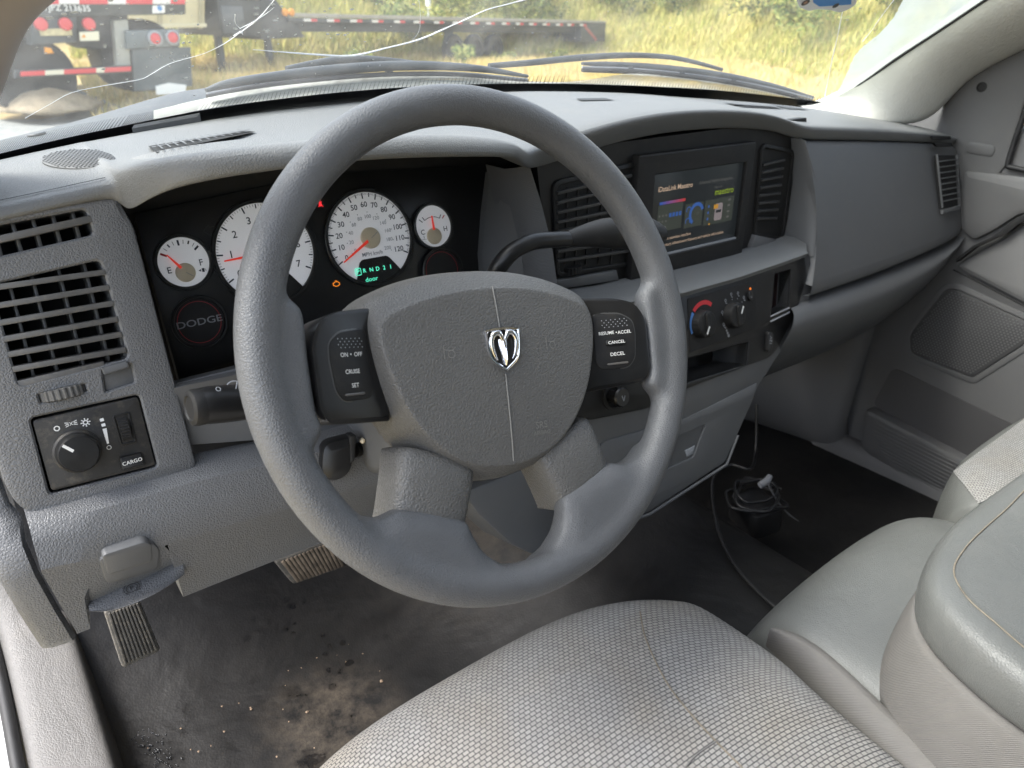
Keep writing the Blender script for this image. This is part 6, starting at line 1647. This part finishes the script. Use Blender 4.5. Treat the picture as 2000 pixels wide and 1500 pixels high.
plate("neck_beam", TF_, [(g1 - .05, zt - .72), (a0_ + .9, zt - .66), (a0_ + .3, zt - .02), (g1 + .35, zt + .55), (g1 - .05, zt + .7)], STL, fb, depth=2.0, h=-.05, ch=.02)
plate("white_tank", TF_, rnd(rect(g0 + .55, g1 + .1, zt + .30, zt + .48), .06), BODY, fb, depth=.3, h=.08, ch=.02)
for x in (555, 568):
    a, b = tl_(x, 24); lathe("marker_lamp", TF_, a, b, [(.10, .02), (.10, .06), (.06, .09), (0, .09)], AMB, fb, seg=16)
for x in (443, 539):
    a = tl_(x, 90)[0]; plate("landing_leg", TF_, rect(a - .09, a + .09, GZ - .1, zt - .5), STL, fb, depth=.16, h=-.3, ch=.01)
    plate("landing_foot", TF_, rect(a - .2, a + .2, GZ - .05, GZ + .05), STL, fb, depth=.3, h=-.25, ch=.01)
for i in range(3):
    a = tl_(890, 60)[0] + i * 1.15
    wv_ = lathe("wheel", TF_, a, GZ + .48, [(.30, -.3), (.47, -.28), (.49, -.24), (.49, -.06), (.46, -.02), (.30, -.03), (.28, -.10), (.12, -.12), (.10, -.02), (0, -.02)], RUBD, fb, seg=28)
plate("mud_flap", TF_, rect(tl_(872, 60)[0], tl_(890, 60)[0], GZ + .2, zt - .5), STL, fb, depth=.04, h=-.1, ch=.0)
a = tl_(1155, 50)[0]; b = zt - .35
Print(TF_, .03).line((a - .55, b + .10), (a + .45, b - .45), .12).build("tail_stripe", mat("stripe_dull_red", (.35, .08, .08), .5), fb)
plate("rear_panel", TF_, rect(tl_(1135, 50)[0], a1_, zt - .85, zt - .1), STL, fb, depth=2.4, h=.015, ch=.01)
Print(TF_, .03).text("wabash", tl_(1160, 46)[0], zt - .20, .22, bold=True).build("lettering", RFW, fb) if False else None

# rear of the truck-mounted container ahead on the left
BK = Fr((1.0, 13.0, 0), (1, .12, 0), (0, 0, 1))
bl = lambda x, y, h=0: BK.loc(x, y, h)
def bpl(nm, px, mt, par, depth=.2, h=0.0, ch=.01, r=0): 
    L = [bl(*q, h) for q in px]; return plate(nm, BK, rnd(L, r) if r else L, mt, par, depth=depth, h=h, ch=ch)
TRK = mat("truck_dark", (.055, .065, .07), .55, var=.25, vscale=1.5, dust=.15)
ct = thing("container_trailer", "rear of a dark trailer with round red lamps and striped bumper ahead on the left", "trailer", (.9, 13, GZ))
bpl("container_rear", [(-40, -220), (363, -220), (363, 28), (-40, 34)], TRK, ct, depth=6, h=0, ch=.02)
segs = [(70, 115, 0), (115, 155, 1), (155, 211, 0), (211, 246, 1), (246, 298, 0), (298, 333, 1), (333, 362, 0)]
for x0, x1, c in segs: bpl("reflector_tape", [(x0, -10), (x1, -10), (x1, 8), (x0, 8)], RFW if c else RFR, ct, depth=.02, h=.015, ch=0)
Print(BK, .02).text("TJPZ 213635", *bl(131, 16, .02), .115, bold=True, sx=1.05).build("lettering", WHT, ct)
bpl("sticker_plate", [(298, 11), (322, 10), (322, 25), (298, 26)], WHT, ct, depth=.01, h=.015, ch=0)
a, b = bl(312, 16, .018); Print(BK, .018).poly(circ(a, b, .04, 14)).build("blue_mark", mat("mark_blue", (.08, .25, .55), .5), ct)
bpl("chassis_rear", [(60, 30), (150, 28), (150, 82), (62, 88)], TRK, ct, depth=1.0, h=-.05)
for x, y in ((80, 47), (128, 47), (174, 47)):
    a, b = bl(x, y); l_ = lathe("tail_lamp", BK, a, b, [(.088, -.05), (.088, .02), (.075, .035), (0, .04)], RFR, ct, seg=20)
bpl("licence_plate", [(76, 57), (138, 55), (142, 69), (80, 70)], mat("plate_tan", (.52, .45, .25), .5, var=.3, vscale=15), ct, depth=.02, h=.0, ch=0)
lb = bpl("warning_label", [(155, 63), (193, 61), (194, 79), (157, 80)], mat("label_cream", (.72, .68, .52), .5), ct, depth=.02, h=.01, ch=0)
q = [bl(*z, .015) for z in ((159, 74), (168, 73), (163.5, 66))]; Print(BK, .015).poly(q).build("label_triangle", AMB, lb)
bpl("spare_carrier", [(146, 30), (250, 26), (252, 90), (180, 97), (160, 90)], STL, ct, depth=.8, h=-.35)
bpl("upright_post", [(222, 40), (250, 38), (256, 132), (230, 134)], mat("post_grey", (.36, .36, .32), .7, var=.15, vscale=5), ct, depth=.15, h=-.1)
lbx = bpl("lamp_box", [(246, 60), (350, 57), (353, 90), (248, 96)], mat("lamp_box_grey", (.14, .16, .165), .6, var=.2, vscale=3), ct, depth=.3, h=-.02, ch=.02)
for x, y in ((303, 75), (337, 73)):
    a, b = bl(x, y, 0); rg_ = lathe("lamp_ring", BK, a, b, [(.115, -.03), (.115, .02), (.085, .03), (.085, -.01), (0, -.01)], GRYP, lbx, seg=24)
    lathe("tail_lamp", BK, a, b, [(.084, -.01), (.08, .02), (0, .035)], RFR, lbx, seg=20)
for x in (268, 300):
    a, b = bl(x + 10, 62); lathe("tyre", BK, a, b - .38, [(.30, -1.2), (.52, -1.2), (.55, -1.1), (.55, -.65), (.52, -.55), (.30, -.56), (0, -.6)], RUBD, ct, seg=32)
bpl("mud_flap", [(258, 96), (372, 92), (376, 168), (262, 178)], mat("flap_grey", (.10, .115, .12), .7, var=.2, vscale=4), ct, depth=.03, h=-.06, ch=0)
bpl("flap_badge", [(304, 168), (330, 162), (364, 166), (362, 183), (306, 185)], WHT, ct, depth=.02, h=-.05, ch=0)
for x0, x1, c in ((41, 88, 0), (88, 125, 1), (125, 188, 0), (188, 204, 1), (204, 256, 0)):
    yy = lambda x: 145 - (x - 41) * .047
    bpl("bumper_stripe", [(x0, yy(x0) - 5), (x1, yy(x1) - 5), (x1, yy(x1) + 4), (x0, yy(x0) + 4)], mat("stripe_cream", (.66, .62, .48), .4) if c else RFR, ct, depth=.06, h=.05, ch=0)
bpl("bumper_bar", [(30, 138), (258, 128), (258, 142), (30, 153)], STL, ct, depth=.1, h=.02)
for x in (70, 96):
    a, b = bl(x, 120); lathe("tyre", BK, a - .1, GZ + .55, [(.30, -1.0), (.52, -1.0), (.55, -.9), (.55, -.45), (.52, -.35), (.30, -.36), (0, -.4)], RUBD, ct, seg=32)
bpl("yellow_lamp", [(88, 92), (100, 94), (106, 104), (90, 105)], AMB, ct, depth=.06, h=.0)
mnd = []
mc = BK.p(*bl(105, 172), -.6)
for i in range(7):
    r = .85 * (1 - i / 6.0); h_ = .42 * (1 - (1 - i / 6.0) ** 1.6)
    mnd.append([V((mc.x + r * (1 + .2 * sin(3 * t + i)) * cos(t), mc.y + r * sin(t), GZ + .02 + h_ + .03 * sin(5 * t + i * 2))) for t in [2 * pi * j / 24 for j in range(24)]])
tag(loft("dirt_mound", mnd, mat("dirt_tan", (.36, .29, .20), .95, bump=('noise', 12, .6), var=.25, vscale=6), None, closed=True, sub=1, cap=True), "low heap of tan dirt beneath the striped bumper", "dirt heap")
yc = thing("cream_container", "pale cream shipping container standing behind the dark trailer", "container", (4.5, 21, GZ))
YF = Fr((4, 21, 0), (1, .1, 0), (0, 0, 1)); yl = lambda x, y: YF.loc(x, y)
CRM = mat("container_cream", (.66, .60, .40), .5, var=.08, vscale=2)
plate("container_wall", YF, [yl(150, 60), yl(400, 53), yl(400, -200), yl(150, -200)], CRM, yc, depth=2.4, h=0, ch=.02)
for x in (312, 392): plate("corner_post", YF, [yl(x - 4, 56), yl(x + 4, 55), yl(x + 4, -200), yl(x - 4, -200)], mat("container_trim", (.45, .41, .28), .6), yc, depth=.08, h=.05, ch=.01)
plate("bottom_rail", YF, [yl(150, 60), yl(402, 53), yl(402, 46), yl(150, 52)], CRM, yc, depth=.1, h=.06, ch=.01)
a = PZ(836, 60, GZ); 
mk = thing("marker_post", "slim white marker post standing in the grass behind the flatbed", "marker post", (a.x * 0 + 14.5, 27.5, gz(14.5, 27.5)))
pm_ = PY(836, 7, 27.5); tube("post_shaft", [V((pm_.x, 27.5, gz(pm_.x, 27.5) - .1)), V((pm_.x, 27.5, pm_.z - .12))], .035, WHT, mk, seg=8); mk.location.x = mk.location.x
tube("post_cap", [V((pm_.x, 27.5, pm_.z - .2)), V((pm_.x, 27.5, pm_.z + .15))], .10, WHT, mk, seg=10)
